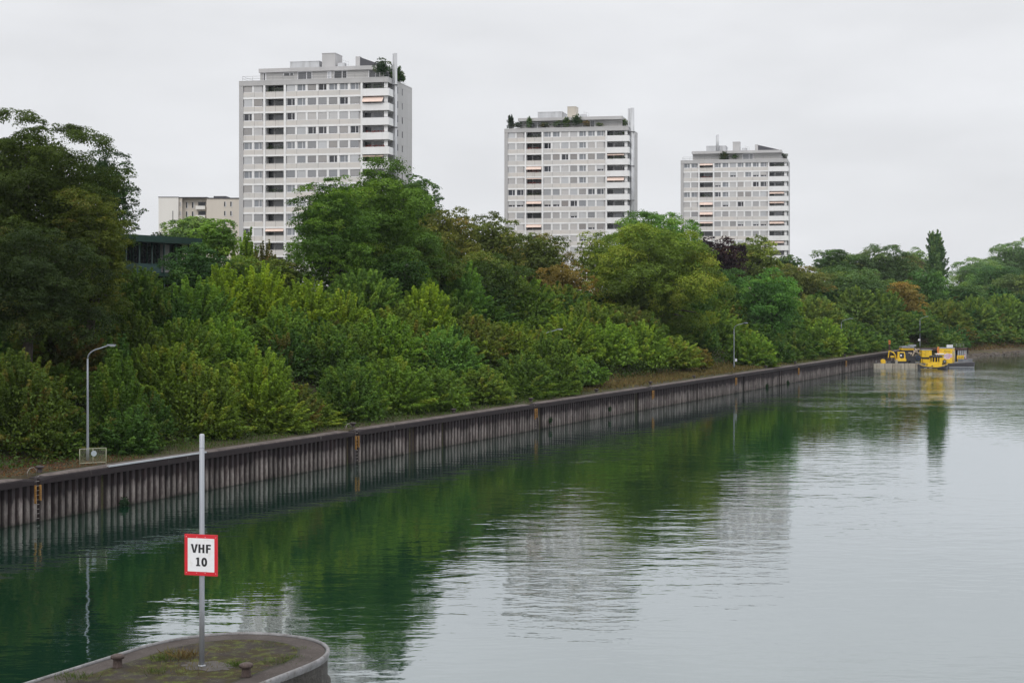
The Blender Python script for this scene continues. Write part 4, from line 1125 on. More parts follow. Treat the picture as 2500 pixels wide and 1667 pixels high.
def tower(cpx, cpy, Y, depth, states, label, logg, corn, clut, pent, seed, chim=None, side_win=True):
    rr = random.Random(seed)
    a = R(12.0)
    c = PX(cpx, cpy, Y)                                     # front right roof corner
    base = 10.0; Ht = c.z - base
    org = Vector((c.x - W * math.cos(a), c.y + W * math.sin(a), base))
    t = empty('tower_block', org, -a); tag(t, label, 'apartment tower', 'three matching white tower blocks')
    D = depth; CW = 25.0; SB = 5.4                              # corner balcony from CW, returns SB along the side
    b = MB()
    b.box(0, .86, -.12, D, 0, Ht, 0)                            # end wall
    b.box(.86, 5.28, .22, D, 0, Ht - .3); b.box(9.20, CW, .22, D, 0, Ht - .3)
    b.box(5.28, 9.20, 1.75, D, 0, Ht - .3)
    b.box(CW, W - 1.5, 1.6, D, 0, Ht - .3); b.box(W - 1.5, W, SB, D, 0, Ht - .02)
    b.build('wall', M_CON, t)
    b = MB(); nf = int(Ht / FL) + 1
    # joints in the side wall
    for i in range(nf): b.box(W + .002, W + .012, SB + .01, D - .01, Ht - .95 - i*FL, Ht - .90 - i*FL)
    for vv in (SB + 3.4, SB + 8.2): b.box(W + .002, W + .012, vv, vv + .05, 0, Ht - .5)
    b.build('wall_joints', M_ROOFG, t)
    # parapet band
    b = MB(); b.box(.0, W + .02, -.18, .3, Ht - .92, Ht + .02); b.box(W - .3, W + .02, .3, SB + .02, Ht - .92, Ht + .02); b.box(.02, W - .02, .3, D, Ht - .32, Ht - .28)
    b.build('roof_parapet', M_CON, t)
    b = MB(); b.box(-.04, W + .06, -.22, .32, Ht + .022, Ht + .07); b.box(W - .3, W + .06, .32, D, Ht + .022, Ht + .07)
    b.build('coping', M_FWH, t)
    top0 = Ht - .75
    nr = len(states)
    allrows = int((Ht - 2) / FL)
    fr = MB(); sp_ = MB()
    for i in range(allrows):
        wt = top0 - i * FL; wb = wt - WH
        for (u0, u1) in ((.86, 5.0), (9.58, 24.62)):
            fr.box(u0, u1, -.06, .215, wb - FL + WH, wb - FL + WH + .37)      # white slab band over the next row
            sp_.box(u0, u1, -.035, .2, wb - FL + WH + .372, wb - .07)
        fr.box(5.38, 9.15, -.05, .25, wb - FL + WH, wb - FL + WH + .30)
        sp_.box(5.38, 9.15, .0, .14, wb - FL + WH + .302, wb - .02)
        sp_.box(5.38, 9.15, .02, .10, wb + .04, wb + .07)
    for u in (2.66,): fr.box(u, u + .36, -.02, .212, 0, Ht - .93)
    for k in range(6): fr.box(UW[2+k] + WW + .03, UW[3+k] - .03, -.02, .213, 0, Ht - .93)
    fr.box(5.0, 5.38, -.16, 1.74, 0, Ht - .93); fr.box(9.15, 9.58, -.16, 1.74, 0, Ht - .93); fr.box(24.62, 25.0, -.16, 1.6, 0, Ht - .93)
    fr.build('facade_frame', M_FWH, t); sp_.build('spandrels', M_SPAN, t)
    for i in range(nr):
        wt = top0 - i * FL; wb = wt - WH
        for j in range(9): win(t, UW[j], .08, wb, states[i][j], rr)
    # loggias: floor slab, glazed back wall
    for i in range(min(allrows, nr + 1)):
        wt = top0 - i * FL; wb = wt - WH
        lo = MB(); lo.box(5.38, 9.15, .25, 1.74, wb - FL + WH + .05, wb - FL + WH + .22, 0)
        lo.box(5.42, 6.4, 1.70, 1.745, wb - .9, wt - .05, 1); lo.box(6.75, 9.1, 1.70, 1.745, wb - .6, wt - .12, 2); lo.box(8.55, 8.62, 1.66, 1.70, wb - .6, wt - .12, 0)
        o = lo.build('loggia', [M_IN, M_DKG, M_GLASS], t)
        q = rr.choice([.05, .05, .10, .22, .16]); o.color = (q, q * 1.03, q * 1.1, 1)
        if i in logg:
            f = logg[i]; aw = MB(); aw.add([(5.42, .12, wt - .04), (9.1, .12, wt - .04), (9.1, -.75 * f, wt - .12 - .85 * f), (5.42, -.75 * f, wt - .12 - .85 * f), (5.42, .14, wt - .07), (9.1, .14, wt - .07), (9.1, -.75 * f, wt - .20 - .85 * f), (5.42, -.75 * f, wt - .20 - .85 * f)], [(0, 3, 2, 1), (4, 5, 6, 7), (3, 7, 6, 2), (0, 4, 7, 3), (1, 2, 6, 5)])
            aw.build('awning', M_AWN, t)
        # corner balcony
        ba = MB(); f0 = wb - FL + WH + .03; pt = wb + .05 - .02 * (i % 2)
        ba.box(24.95, W + .28, -.34, -.20, f0, pt); ba.box(W + .14, W + .28, -.20, SB, f0, pt)
        ba.box(24.95, W + .14, -.20, 1.6, f0 + .02, f0 + .2); ba.box(W - 1.5, W + .14, 1.6, SB, f0 + .02, f0 + .2)
        bo = ba.build('balcony', M_BAL, t)
        rl = MB(); rl.tube([(25.0, -.27, pt + .12), (W + .2, -.27, pt + .12), (W + .2, SB, pt + .12)], .03, 6)
        rl.build('handrail', M_RAIL, bo)
        gl = MB()
        gl.box(25.05, 26.2, 1.55, 1.597, f0 + .2, f0 + FL - .25, 1); gl.box(26.7, W - 1.62, 1.55, 1.597, f0 + .85, f0 + FL - .3, 2)
        gl.box(W - 1.498, W - 1.44, 1.8, SB - .2, f0 + .5, f0 + FL - .3, 2)
        gl.box(W - .85, W - .15, .25, .5, f0 + .2, f0 + FL + .02, 0)
        o = gl.build('balcony_glazing', [M_FWH, M_DKG, M_GLASS], t); q = rr.choice([.04, .06, .05, .12, .24]); o.color = (q, q * 1.03, q * 1.12, 1)
        if i in corn:
            f = corn[i]; wt2 = f0 + FL - .02; aw = MB()
            aw.add([(25.05, .25, wt2 - .1), (W - .9, .25, wt2 - .1), (W - .9, -.9 * f, wt2 - .15 - .95 * f), (25.05, -.9 * f, wt2 - .15 - .95 * f), (25.05, .27, wt2 - .14), (W - .9, .27, wt2 - .14), (W - .9, -.9 * f, wt2 - .24 - .95 * f), (25.05, -.9 * f, wt2 - .24 - .95 * f)], [(0, 3, 2, 1), (4, 5, 6, 7), (3, 7, 6, 2), (0, 4, 7, 3), (1, 2, 6, 5)])
            aw.build('awning', M_AWN, t)
        # window boxes and pots on some balconies
        for on, u0, u1, v0, zz, cc in ((i in clut[0], 5.6, 8.9, .1, wb + .02, clut[0].get(i)), (i in clut[1], 25.6, 29.4, -.25, pt + .02, clut[1].get(i))):
            if on:
                rg = np.random.default_rng(i * 7 + seed); m = 70
                pp = np.stack([rg.uniform(u0, u1, m), v0 + rg.normal(size=m) * .06, zz + rg.random(m) ** 1.5 * (.75 if cc == 'g' else .32)], 1)
                ob = link('flower_box', leaf_mesh('flower_box', pp, dirs(m, rg) + np.array([0, -.5, .6]), np.full(m, .3), rg.random(m), rg.random(m) * .4, rg), t)
                ob.color = (.05, .09, .02, 0) if cc == 'g' else (.30, .05, .04, 0)
        if side_win:
            for vv in (SB + 1.0, SB + 4.3):
                o = link('stair_window', ME_SWF, t, (W + .03, vv, wb - .15), R(90)); q = link('pane', ME_SWP, o); q.color = (.07, .075, .09, 1)
    # penthouse
    ph = MB(); z0 = Ht - .25; p0, p1, pv = 3.1, 28.2, 3.2
    ph.box(p0, p1, pv, D - 2.0, z0, Ht + 2.0)
    pho = ph.build('penthouse', M_ROOFG, t)
    b = MB(); b.box(p0 - .15, p1 + .15, pv - (.5 if pent['eave'] is None else 1.3), D - 1.6, Ht + 2.0, Ht + 2.75); b.build('roof_slab', M_CON, pho)
    for (u0, u1, h0, h1, tone) in pent['win']:
        b = MB(); b.box(u0, u1, pv - .05, pv - .01, Ht + h0, Ht + h1, 1)
        for uu in (u0, (u0 * .4 + u1 * .6), u1 - .12): b.box(uu, uu + .12, pv - .09, pv - .05, Ht + h0, Ht + h1, 0)
        b.box(u0 - .02, u1 + .02, pv - .1, pv - .05, Ht + h1, Ht + h1 + .1, 0)
        o = b.build('window', [M_FRAME, M_GLASS], pho); o.color = (tone, tone * 1.03, tone * 1.1, 1)
    b = MB(); b.box(p1 + .001, p1 + .04, pv + .4, pv + 3.2, Ht + .1, Ht + 1.8, 0); o = b.build('window', [M_GLASS], pho); o.color = (.06, .065, .075, 1)
    # railing
    b = MB()
    P0, P1 = (.5, .5), (W - .5, .5)
    for h in (.55, 1.0): b.tube([(.5, D - 3, Ht + h), (.5, .5, Ht + h), (W - .5, .5, Ht + h), (W - .5, D - 3, Ht + h)], .022, 5)
    for i in range(15): b.tube([(.5 + i * (W - 1) / 14, .5, Ht), (.5 + i * (W - 1) / 14, .5, Ht + 1.0)], .025, 5)
    for i in range(6): b.tube([(W - .5, .5 + i * 2.5, Ht), (W - .5, .5 + i * 2.5, Ht + 1.0)], .025, 5)
    b.build('roof_railing', M_RAIL, t)
    # roof structures
    for (nm, u0, u1, v0, v1, h0, h1, m) in pent['boxes']:
        b = MB(); b.box(u0, u1, v0, v1, Ht + h0, Ht + h1); b.box(u0 - .06, u1 + .06, v0 - .06, v1 + .06, Ht + h1, Ht + h1 + .1)
        b.build(nm, m, t)
    if pent.get('wedge'):
        u0, u1, v0, v1, h0, ha, hb_ = pent['wedge']
        b = MB(); vs = [(u0, v0, Ht+h0), (u1, v0, Ht+h0), (u1, v1, Ht+h0), (u0, v1, Ht+h0), (u0, v0, Ht+ha), (u1, v0, Ht+hb_), (u1, v1, Ht+hb_), (u0, v1, Ht+ha)]
        b.add(vs, [(3,2,1,0),(4,5,6,7),(0,1,5,4),(1,2,6,5),(2,3,7,6),(3,0,4,7)]); b.build('sloping_roof', M_SLATE, t)
        b = MB(); b.box(u0 - .9, u0, v0 - .05, v0 + 1.2, Ht + h0, Ht + ha + .15); b.build('chimney_stack', M_CON, t)
    u = pent['rack']; b = MB()
    for x in (0, .6, 1.2):
        b.tube([(u + x, 5, Ht + 2.7), (u + x, 5, Ht + 4.5 - x * .5)], .03, 5)
    for h in (3.6, 4.2): b.tube([(u, 5, Ht + h), (u + 1.2, 5, Ht + h - .3)], .03, 5)
    b.box(u - .9, u + .5, 4.6, 5.8, Ht + 2.76, Ht + 3.7); b.build('antenna_rack', M_TIN, t)
    if chim:
        (u, v, rad, h0, h1) = chim; b = MB()
        b.tube([(u, v, Ht + h0), (u, v, Ht + h1)], rad, 14); b.tube([(u - rad * 1.6, v + .1, Ht + h0), (u - rad * 1.6, v + .1, Ht + h1 - .05)], rad * .4, 8, 0)
        b.build('flue_pipe', M_TIN, t)
        b = MB()
        if h0 < 0:
            for i in range(8): b.box(u - .5 - rad, u + rad + .05, v - .05 - rad, v + rad, Ht - 1.2 - i * 3 * FL * .98, Ht - 1.0 - i * 3 * FL * .98)
            b.build('pipe_clamps', M_RAIL, t)
    return t, Ht, D

M_DKG = simple('dark_glass', (.022, .024, .03), .15, var=.1)
ST1 = ["cCCogDooo", "CgDogggDg", "DgDCCCCCC", "gCgCDDggD", "oooogCggg", "CcCgggDoC", "oogCggggg", "cCogggggg", "cooCggggg", "CgogggCgg", "dCoogggcg"]
ST2 = ["CcooCCooo", "CCDCCCoCC", "CCggDgogg", "CCdCCcoCh", "CCCCCcoCC", "ddccCCgdd", "hhhhgDgCC", "CgccChCgC", "CCcCCCghg", "CCCCCChCC", "CCCCCCcCC"]
ST3 = ["ooooCoooo", "CCgChCohh", "CchoCcCDD", "oodoCccCC", "CCchCDCcC", "CgCcCCcCC", "CCcCchChh", "CCcCCCCcC", "CCCCcCCCh", "CCCCCCCCC", "CCcCCCCCc"]
P1 = dict(eave=None, win=[(3.7, 4.4, .2, 1.9, .03), (7.9, 10.0, 1.3, 1.8, .05), (10.8, 13.8, .3, 1.9, .10), (18.2, 20.9, .3, 1.9, .04), (25.2, 27.5, .3, 1.9, .06), (16.9, 17.7, .1, 1.8, .45)],
          boxes=[('roof_box', 8.6, 14.6, 5, 12, 2.7, 4.2, M_TIN), ('lift_housing', 15.3, 18.0, 4.6, 9, 2.7, 5.6, M_CON)], wedge=(22.6, 28.0, 6, 12, 2.7, 4.9, 2.9), rack=19.4)
P2 = dict(eave=1, win=[(18.6, 21.6, .4, 1.9, .10), (5, 9, .2, 1.7, .16)], boxes=[('roof_box', 7.2, 13.2, 5, 12, 2.7, 4.4, M_TIN), ('lift_housing', 14.6, 16.7, 4.6, 8, 2.7, 5.5, simple('lift_beige', (.50, .46, .40), .8, var=.12, scale=.5))], rack=18.6)
P3 = dict(eave=1, win=[(17.3, 20.3, .2, 1.8, .22)], boxes=[('roof_box', 6.8, 12.4, 5, 12, 2.7, 4.4, M_TIN), ('lift_housing', 14.4, 16.4, 4.6, 8, 2.7, 5.4, M_CON)], wedge=(21.5, 27.6, 6, 12, 2.7, 4.6, 3.1), rack=17.9)
T1 = tower(947, 189, 312, 17.2, ST1, 'nearest and largest white tower block with a wide pink awning on one corner balcony', {10: .5}, {1: 1.0, 5: .2}, ({0: 'g', 4: 'g', 7: 'g'}, {3: 'r', 4: 'r', 0: 'g'}), P1, 1, chim=(W + .62, 3.1, .32, -34, 5.0))
T2 = tower(1533, 309, 389, 17.2, ST2, 'middle white tower block with a planted roof terrace', {3: .75, 4: .12, 6: .6, 8: .7}, {2: .3, 4: .8}, ({0: 'g', 1: 'r', 4: 'r', 5: 'g', 3: 'r'}, {0: 'g', 2: 'g'}), P2, 2, chim=(W + .72, 2.2, .52, -36, 4.6), side_win=False)
T3 = tower(1922, 388, 461, 17.2, ST3, 'farthest white tower block with a dark wedge-shaped roof structure and a thin flue', {0: .65, 4: .8, 5: .8, 6: .4}, {3: .5, 4: .4, 6: .6, 8: .45}, ({1: 'r', 5: 'r', 3: 'g', 6: 'g'}, {0: 'g'}), P3, 3, chim=(10.2, 4.4, .28, 2.7, 7.6), side_win=False)

def roof_plant(tw, u, v, w, h, label, color=(.018, .038, .016), aut=.1, kind='clumpy'):
    if tw is T2: w *= .8; h = .5 + (h - .5) * .85; color = tuple(1.5 * x for x in color)
    t, Ht, D = tw
    a = R(12.0); o = t.location
    p = Vector((o.x + u * math.cos(a) + v * math.sin(a), o.y - u * math.sin(a) + v * math.cos(a), o.z + Ht - .28))
    rng = np.random.default_rng(int(u * 31 + w * 17 + Ht))
    r = empty('potted_shrub', p); tag(r, label, 'roof plant', 'plants on the tower roofs')
    pw = min(.5, w * .3)
    b = MB(); b.lathe([(pw * .75, 0), (pw, .6), (pw * 1.05, .62)], 0, 0, 10); b.build('pot', M_POT, r)
    if kind == 'clumpy': c = crown_clumpy(w / 2, w / 2, (h - .5) / 2, .28, rng, .42, 2.2, dens=.9); pts = c[0] + np.array([0, 0, .5 + (h - .5) / 2])
    else: c = crown_shoots(w / 2, w / 2, h - .5, .28, rng, dens=.6); pts = c[0] + np.array([0, 0, .5])
    o = link('crown', leaf_mesh('crown', pts, c[1], c[2], c[3], c[4], rng), r); o.color = (*[x * 2 for x in color], aut)
M_POT = simple('planter', (.16, .14, .13), .8, var=.2)
roof_plant(T1, 28.4, 1.4, 3.0, 4.2, 'dark rounded shrub on the roof corner of the nearest tower, before the flue')
roof_plant(T1, 29.0, 8.5, 4.2, 4.0, 'green bushy shrub on the roof of the nearest tower, beyond the flue', (.028, .055, .022), kind='bushy')
roof_plant(T2, 1.2, 1.6, 2.6, 4.6, 'gaunt dark conifer at the roof corner of the middle tower', (.012, .022, .014), 0, 'shoots')
roof_plant(T2, 2.9, 1.8, 2.4, 2.4, 'round dark bush beside the gaunt conifer', (.012, .022, .013))
roof_plant(T2, 5.8, 1.6, 2.2, 3.9, 'slender pale green shrub under the roof eave of the middle tower', (.035, .060, .028), .1, 'shoots')
roof_plant(T2, 9.5, 1.6, 3.0, 2.2, 'low reddish-dark bush on the middle tower terrace', (.022, .030, .018), .3)
roof_plant(T2, 12.6, 1.7, 2.8, 2.4, 'grey-green bush on the middle tower terrace beside the low reddish one', (.030, .044, .030), .05)
roof_plant(T2, 14.8, 1.5, 2.6, 3.6, 'tall green shrub below the beige lift housing', (.026, .046, .020), .05, 'shoots')
roof_plant(T2, 17.4, 1.5, 2.6, 4.4, 'tallest terrace tree of the middle tower, right of the lift housing', (.020, .036, .018), .1)
roof_plant(T2, 19.8, 1.5, 2.0, 2.4, 'rusty autumn bush on the middle tower terrace', (.06, .05, .02), .6)
roof_plant(T2, 23.0, 1.4, 2.2, 1.6, 'small low bush on the right half of the middle tower terrace', (.025, .042, .018), .2)
roof_plant(T2, 28.6, 4.0, 2.0, 3.0, 'green shrub next to the thick flue of the middle tower', (.03, .05, .02), .2)
roof_plant(T3, 12.2, 1.6, 3.4, 2.9, 'wide feathery shrub on the farthest tower terrace', (.028, .040, .022), .1, 'shoots')
roof_plant(T3, 15.2, 1.6, 2.0, 2.0, 'small green bush right of the wide feathery shrub', (.024, .048, .020))
roof_plant(T3, 29.0, 6.0, 1.8, 2.4, 'small dark shrub at the roof edge of the farthest tower', (.02, .034, .018))

# ------------------------------------------------------------------ beige block and glass pavilion
M_BEI = simple('beige_render', (.60, .55, .49), .85, var=.08, scale=.25, streak=True)
M_BEW = simple('pale_render', (.74, .72, .69), .85, var=.06, scale=.25, streak=True)
Yb = 487.0
bk = empty('beige_apartment_block', PX(387, HY, Yb) * 1.0); bk.location.z = 8; tag(bk, 'low beige apartment block with small square windows beside the nearest tower', 'apartment block')
m = Yb / F
zt = H - (483 - HY) * m - 8
def bx(px): return (px - 387) * m
b = MB(); b.box(0, bx(435), 0, 18, 0, zt + .1); b.build('end_wall', M_BEW, bk)
b = MB(); b.box(bx(435), bx(443), .8, 18, 0, zt); b.box(bx(443), bx(504), 2.6, 18, 0, zt - .05); b.box(bx(504), bx(600), .2, 18, 0, zt - .25)
b.build('wall', M_BEI, bk)
b = MB(); b.box(-.1, bx(436), -.1, 18, zt + .1, zt + .3); b.box(bx(436), bx(505), .6, 18, zt + .01, zt + .25); b.box(bx(505), bx(601), .0, 18, zt - .25, zt - .0)
b.build('roof_edge', M_SLATE, bk)
b = MB(); b.box(bx(421), bx(423), -.03, -.005, 2, zt - 3.9); b.build('expansion_joint', M_RAIL, bk)
b = MB(); b.box(bx(514), bx(545), 5, 12, zt, zt + .8); b.build('roof_plant_room', M_SLATE, bk)
for r_ in range(4):
    z = zt - 1.2 - r_ * 2.78
    for (p0, p1, yy, h) in ((438, 441, .78, 1.3), (450, 455, 2.58, 1.7), (464.5, 470, 2.58, 1.7), (547, 552, .18, 1.35), (562, 567, .18, 1.35)):
        b = MB(); b.box(bx(p0), bx(p1), yy - .07, yy + .01, z - h, z, 0); b.box(bx(p0) - .06, bx(p1) + .06, yy - .10, yy - .02, z - h - .1, z - h, 1); b.box(bx(p1) - .2, bx(p1), yy - .09, yy - .072, z - h, z, 1)
        b.build('window', [M_DKG, M_FRAME], bk)
    b = MB(); b.box(bx(480), bx(498), 2.5, 2.59, z - 1.9, z + .1, 1); b.box(bx(476), bx(499), .9, 1.05, z - 2.2, z - 1.15, 0); b.box(bx(476), bx(499), 1.05, 2.6, z - 2.2, z - 2.0, 0); b.box(bx(497.4), bx(499), 1.05, 2.6, z - 2.0, z - 1.15, 0)
    b.build('balcony', [M_BEW, M_DKG], bk)

# glass pavilion: dark flat roof over a glazed storey, running obliquely
M_GRN = simple('dark_green_steel', (.020, .052, .044), .45, .2, var=.2, scale=1)
M_GLB = simple('balustrade_glass', (.05, .085, .085), .12, var=.2, scale=.5)
pa = PX(230, 571, 178); pb = PX(478, 590, 196)
dv = Vector((pb.x - pa.x, pb.y - pa.y, 0)); L = dv.length
pv = empty('glass_pavilion', (pa.x, pa.y, 10), math.atan2(dv.y, dv.x)); tag(pv, 'dark green flat-roofed glass pavilion between the huge olive tree and the beige block', 'pavilion')
zr = pa.z - 10 + .15
b = MB(); b.box(-.5, L + .5, -.6, 8, zr - .75, zr); b.build('flat_roof', M_GRN, pv)
b = MB(); b.box(0, L, 2.0, 7.5, -2, zr - .75); b.build('glass_wall', M_DKG, pv)
b = MB(); b.box(-.3, L + .3, -.3, 2, zr - 4.6, zr - 4.2); b.build('terrace_slab', M_GRN, pv)
rr = random.Random(2); u = .2
while u < L - .5:
    w = rr.choice([.6, .9, 1.3, 1.6]); k = rr.random()
    if k < .45:
        o = MB().box(u, u + w, 1.9, 1.98, zr - 4.1, zr - .8).build('glass_panel', M_GLASS, pv); q = rr.choice([.10, .2, .34, .05]); o.color = (q * 1.02, q, q * 1.03, 1)
    MB().box(u - .05, u + .05, 1.75, 1.9, zr - 4.2, zr - .75).build('mullion', M_GRN, pv); u += w
b = MB(); b.box(0, L * .62, -.22, -.18, zr - 4.2, zr - 3.2); b.build('balustrade', M_GLB, pv)
for i in range(8): MB().tube([(L * (i + .3) / 8, -.1, -2), (L * (i + .3) / 8, -.1, zr - .75)], .07, 8).build('column', M_GRN, pv)
# white-walled depot far beyond the poplar gap
fd = empty('distant_depot', PX(2316, HY, 1500) * 1.0); fd.location.z = 9; tag(fd, 'distant low white building in the gap beside the poplar', 'building')
b = MB(); b.box(-6, 14, 0, 20, 0, 13.0); b.build('wall', M_BEW, fd)
b = MB(); b.box(-6.5, 14.5, -.5, 20.5, 13.0, 14.2); b.build('roof', M_TIN, fd)
# ------------------------------------------------------------------ barges, excavator and containers moored at the end of the wall
KX = .01115
def cx(c): return 69.7 + KX * c
def cz(c): return 8.095 - KX * c
M_Y = simple('machine_yellow', (.72, .46, .012), .45, var=.15, scale=1.5, dirt=((.40, .25, .03), .5))
M_PON = simple('pontoon_paint', (.33, .30, .245), .7, var=.2, scale=.9, streak=True, dirt=((.17, .13, .10), .7))
M_HULL = simple('hull_dark', (.045, .045, .055), .55, var=.3, scale=1.2, dirt=((.10, .08, .07), .6))
M_DK = simple('machine_dark', (.025, .025, .028), .6, var=.3, scale=2)
M_BLU = simple('hose_blue', (.025, .055, .12), .5, var=.3, scale=3)
M_BG = simple('dusty_beige', (.38, .31, .24), .8, var=.3, scale=2)
M_ORG = simple('orange_paint', (.60, .20, .04), .6, var=.2, scale=2)
M_RST = simple('rusty_pile', (.055, .030, .026), .85, var=.4, scale=3)
M_GRY = simple('light_grey_steel', (.25, .26, .28), .5, .3, var=.2, scale=2)
M_PNK = simple('graffiti_pink', (.62, .16, .40), .6, var=.15); M_WG = simple('graffiti_white', (.75, .70, .74), .6, var=.1)
M_INK = simple('marking_black', (.02, .02, .02), .6, var=.1); M_REDP = simple('red_paint', (.45, .03, .03), .5, var=.1)
BY = 328.0
def yblk(name, c0, c1, t, bt, y0, y1, m, par, bev=.02): return MB().box(cx(c0), cx(c1), y0, y1, cz(bt), cz(t)).build(name, m, par, bevel=bev)
def strokes(b, lines, c0, t, sc_, w, y, m):
    for ln in lines: b.ribbon([(cx(c0 + x * sc_), cz(t + z * sc_)) for x, z in ln], w, y, m)

pn = empty('pontoon'); tag(pn, 'sandy grey pontoon made of bolted boxes carrying the yellow excavator', 'pontoon')
ed = [237, 300, 443, 583, 733, 800, 864, 1000, 1078]
for i in range(len(ed) - 1):
    b = MB(); sh = .4523 * 8; b.prism([(cx(ed[i]) + .03, BY), (cx(ed[i+1]) - .03, BY), (cx(ed[i+1]) - .03 + sh, BY + 8), (cx(ed[i]) + .03 + sh, BY + 8)], -.45, cz(642)); b.build('pontoon_box', M_PON, pn, bevel=.04)
MB().prism([(cx(240) + .05, BY + .05), (cx(1076), BY + .05), (cx(1076) + 3.5, BY + 7.9), (cx(240) + 3.6, BY + 7.9)], cz(642), cz(640) + .01).build('deck', simple('pontoon_deck', (.10, .095, .09), .8, var=.3, scale=1), pn)
b = MB()
for c in (300, 583, 735, 1000): b.tube([(cx(c), BY - .05, .15), (cx(c), BY - .05, .75)], .035, 6)
b.build('tie_bars', M_RST, pn)
b = MB(); b.box(cx(625), cx(668), BY - .35, BY - .02, -.3, cz(578)); b.box(cx(580), cx(735), BY - .12, BY - .03, cz(685), cz(672)); b.build('spud_leg', M_PON, pn)
b = MB(); b.lathe([(.09, cz(640)), (.07, cz(610)), (.12, cz(606)), (.1, cz(598))], cx(295), BY + .4, 10); b.build('bitt', M_GRY, pn)

wn = empty('cable_drum', (cx(418), BY + .9, cz(640))); tag(wn, 'yellow cable drum at the wall end of the pontoon', 'winch')
for y in (-.32, .26):
    b = MB(); b.tube([(-.02, y, .42), (-.02, y + .08, .42)], .42, 20); b.build('flange', M_Y, wn)
b = MB(); b.tube([(-.02, -.24, .42), (-.02, .26, .42)], .25, 14); b.build('core', M_DK, wn)
b = MB(); b.box(-.45, .42, -.45, .45, 0, .07); b.box(.16, .40, -.42, .42, .07, .62); b.build('winch_frame', M_Y, wn, bevel=.02)

ex = empty('excavator', (cx(690), BY + 1.5, cz(640))); tag(ex, 'small yellow excavator with raised folded boom on the pontoon', 'excavator')
def E(c, z): return (cx(c) - cx(690), cz(z) - cz(640))
b = MB()
for y in (-.75, .45):
    (x0, z0), (x1, z1) = E(570, 640), E(815, 604)
    b.prism_xz([(x0 + .1, z0), (x1 - .1, z0), (x1, z0 + .12), (x1 - .05, z1), (x0 + .05, z1), (x0, z0 + .12)], y, y + .3)
b.build('tracks', M_DK, ex)
(x0, z0), (x1, z1) = E(665, 604), E(818, 560)
b = MB(); b.box(x0 - .15, x1 + .1, -.75, .75, z0, z1); b.build('turntable', M_Y, ex, bevel=.03)
(x0, z0), (x1, z1) = E(675, 572), E(815, 436)
b = MB()
prof = [(x0, z0), (x1, z0), (x1, z0 + .75), (x1 - .18, z1), (x0 + .08, z1)]
b.prism_xz(prof, -.62, .10); cab = b.build('cab', M_Y, ex, bevel=.03)
b = MB(); (w0, q0_), (w1, q1_) = E(708, 556), E(790, 450)
b.prism_xz([(w0, q0_ + .25), (w0 + .25, q0_), (w1, q0_ + .1), (w1, q1_ - .25), (w1 - .12, q1_), (w0, q1_)], -.645, -.61); b.build('cab_window', M_DKG, cab)
MB().box(w0 + .15, w0 + .42, -.655, -.646, q0_ + .45, q0_ + .8).build('bright_sheet', M_WHT, cab)
b = MB(); (a0, b0), (a1, b1) = E(572, 543), E(660, 508); b.box(a0, a1, .3, .9, b0, b1); b.build('side_arm', M_Y, ex, bevel=.03)
b = MB(); P = [E(655, 590), E(640, 500), E(612, 452), E(545, 422)]
b.tube([(x, -.1, z) for x, z in P], [.13, .15, .14, .09], 4, smooth=False); b.build('boom', M_Y, ex)
b = MB(); P = [E(536, 412), E(525, 460), E(514, 545)]
b.tube([(x, -.1, z) for x, z in P], [.12, .11, .07], 4, smooth=False); b.build('stick', M_Y, ex)
b = MB(); P = [E(636, 548), E(618, 470)]; b.tube([(x, -.28, z) for x, z in P], .04, 6); P = [E(600, 440), E(540, 412)]; b.tube([(x, -.1, z + .1) for x, z in P], .035, 6); b.build('hydraulic_rams', M_DK, ex)
b = MB(); P = E(505, 560); b.prism_xz([(P[0] - .2, P[1] - .35), (P[0] + .35, P[1] - .35), (P[0] + .2, P[1] + .15), (P[0] - .05, P[1] + .15)], -.4, .2); b.build('bucket', M_RST, ex)
b = MB(); (x0, z0), (x1, z1) = E(815, 600), E(905, 445); b.box(x0, x1, -.6, .7, z0, z1 - .2); b.build('engine_cover', M_DK, ex, bevel=.05)

cr = empty('material_crates', (cx(520), BY + 2.4, cz(640))); tag(cr, 'low pile of grey and rusty gear on the pontoon deck below the boom', 'gear')
b = MB(); b.box(-.4, .9, -.4, .5, 0, .34); b.box(.1, .6, -.5, .2, .34, .5); b.box(-.9, -.35, -.2, .4, 0, .22); b.build('box', M_GRY, cr, bevel=.02)
b = MB(); b.tube([(-.8, -.6, .5), (1.0, -.5, .55)], .07, 8); b.tube([(-.4, -.5, .05), (-.1, -.5, .8)], .05, 6); b.build('pipe', M_RST, cr)

dr = empty('drill_rig', (cx(960), BY + 1.6, cz(640))); tag(dr, 'dark drill rig with dusty beige head and a round blue hose reel', 'drill rig')
def D_(c, z): return (cx(c) - cx(960), cz(z) - cz(640))
b = MB(); (x0, z0), (x1, z1) = D_(900, 640), D_(985, 560); b.box(x0, x1, -.7, .8, z0, z1); b.box(x0 + .05, x1 + .3, -.5, .6, z1, z1 + .55); b.build('carrier', M_DK, dr, bevel=.04)
b = MB(); c = D_(1045, 545)
b.tube([(c[0], -.55, c[1]), (c[0], .35, c[1])], .52, 22); b.build('hose_reel', M_BLU, dr)
b = MB()
for y in (-.62, .36): 
    for i in range(6):
        t = i * math.pi / 6; b.tube([(c[0] - .56 * math.cos(t), y, c[1] - .56 * math.sin(t)), (c[0] + .56 * math.cos(t), y, c[1] + .56 * math.sin(t))], .03, 5)
    b.tube([(c[0] + .56 * math.cos(t * math.pi / 8), y, c[1] + .56 * math.sin(t * math.pi / 8)) for t in range(17)], .04, 6)
b.build('reel_frame', M_DK, dr)
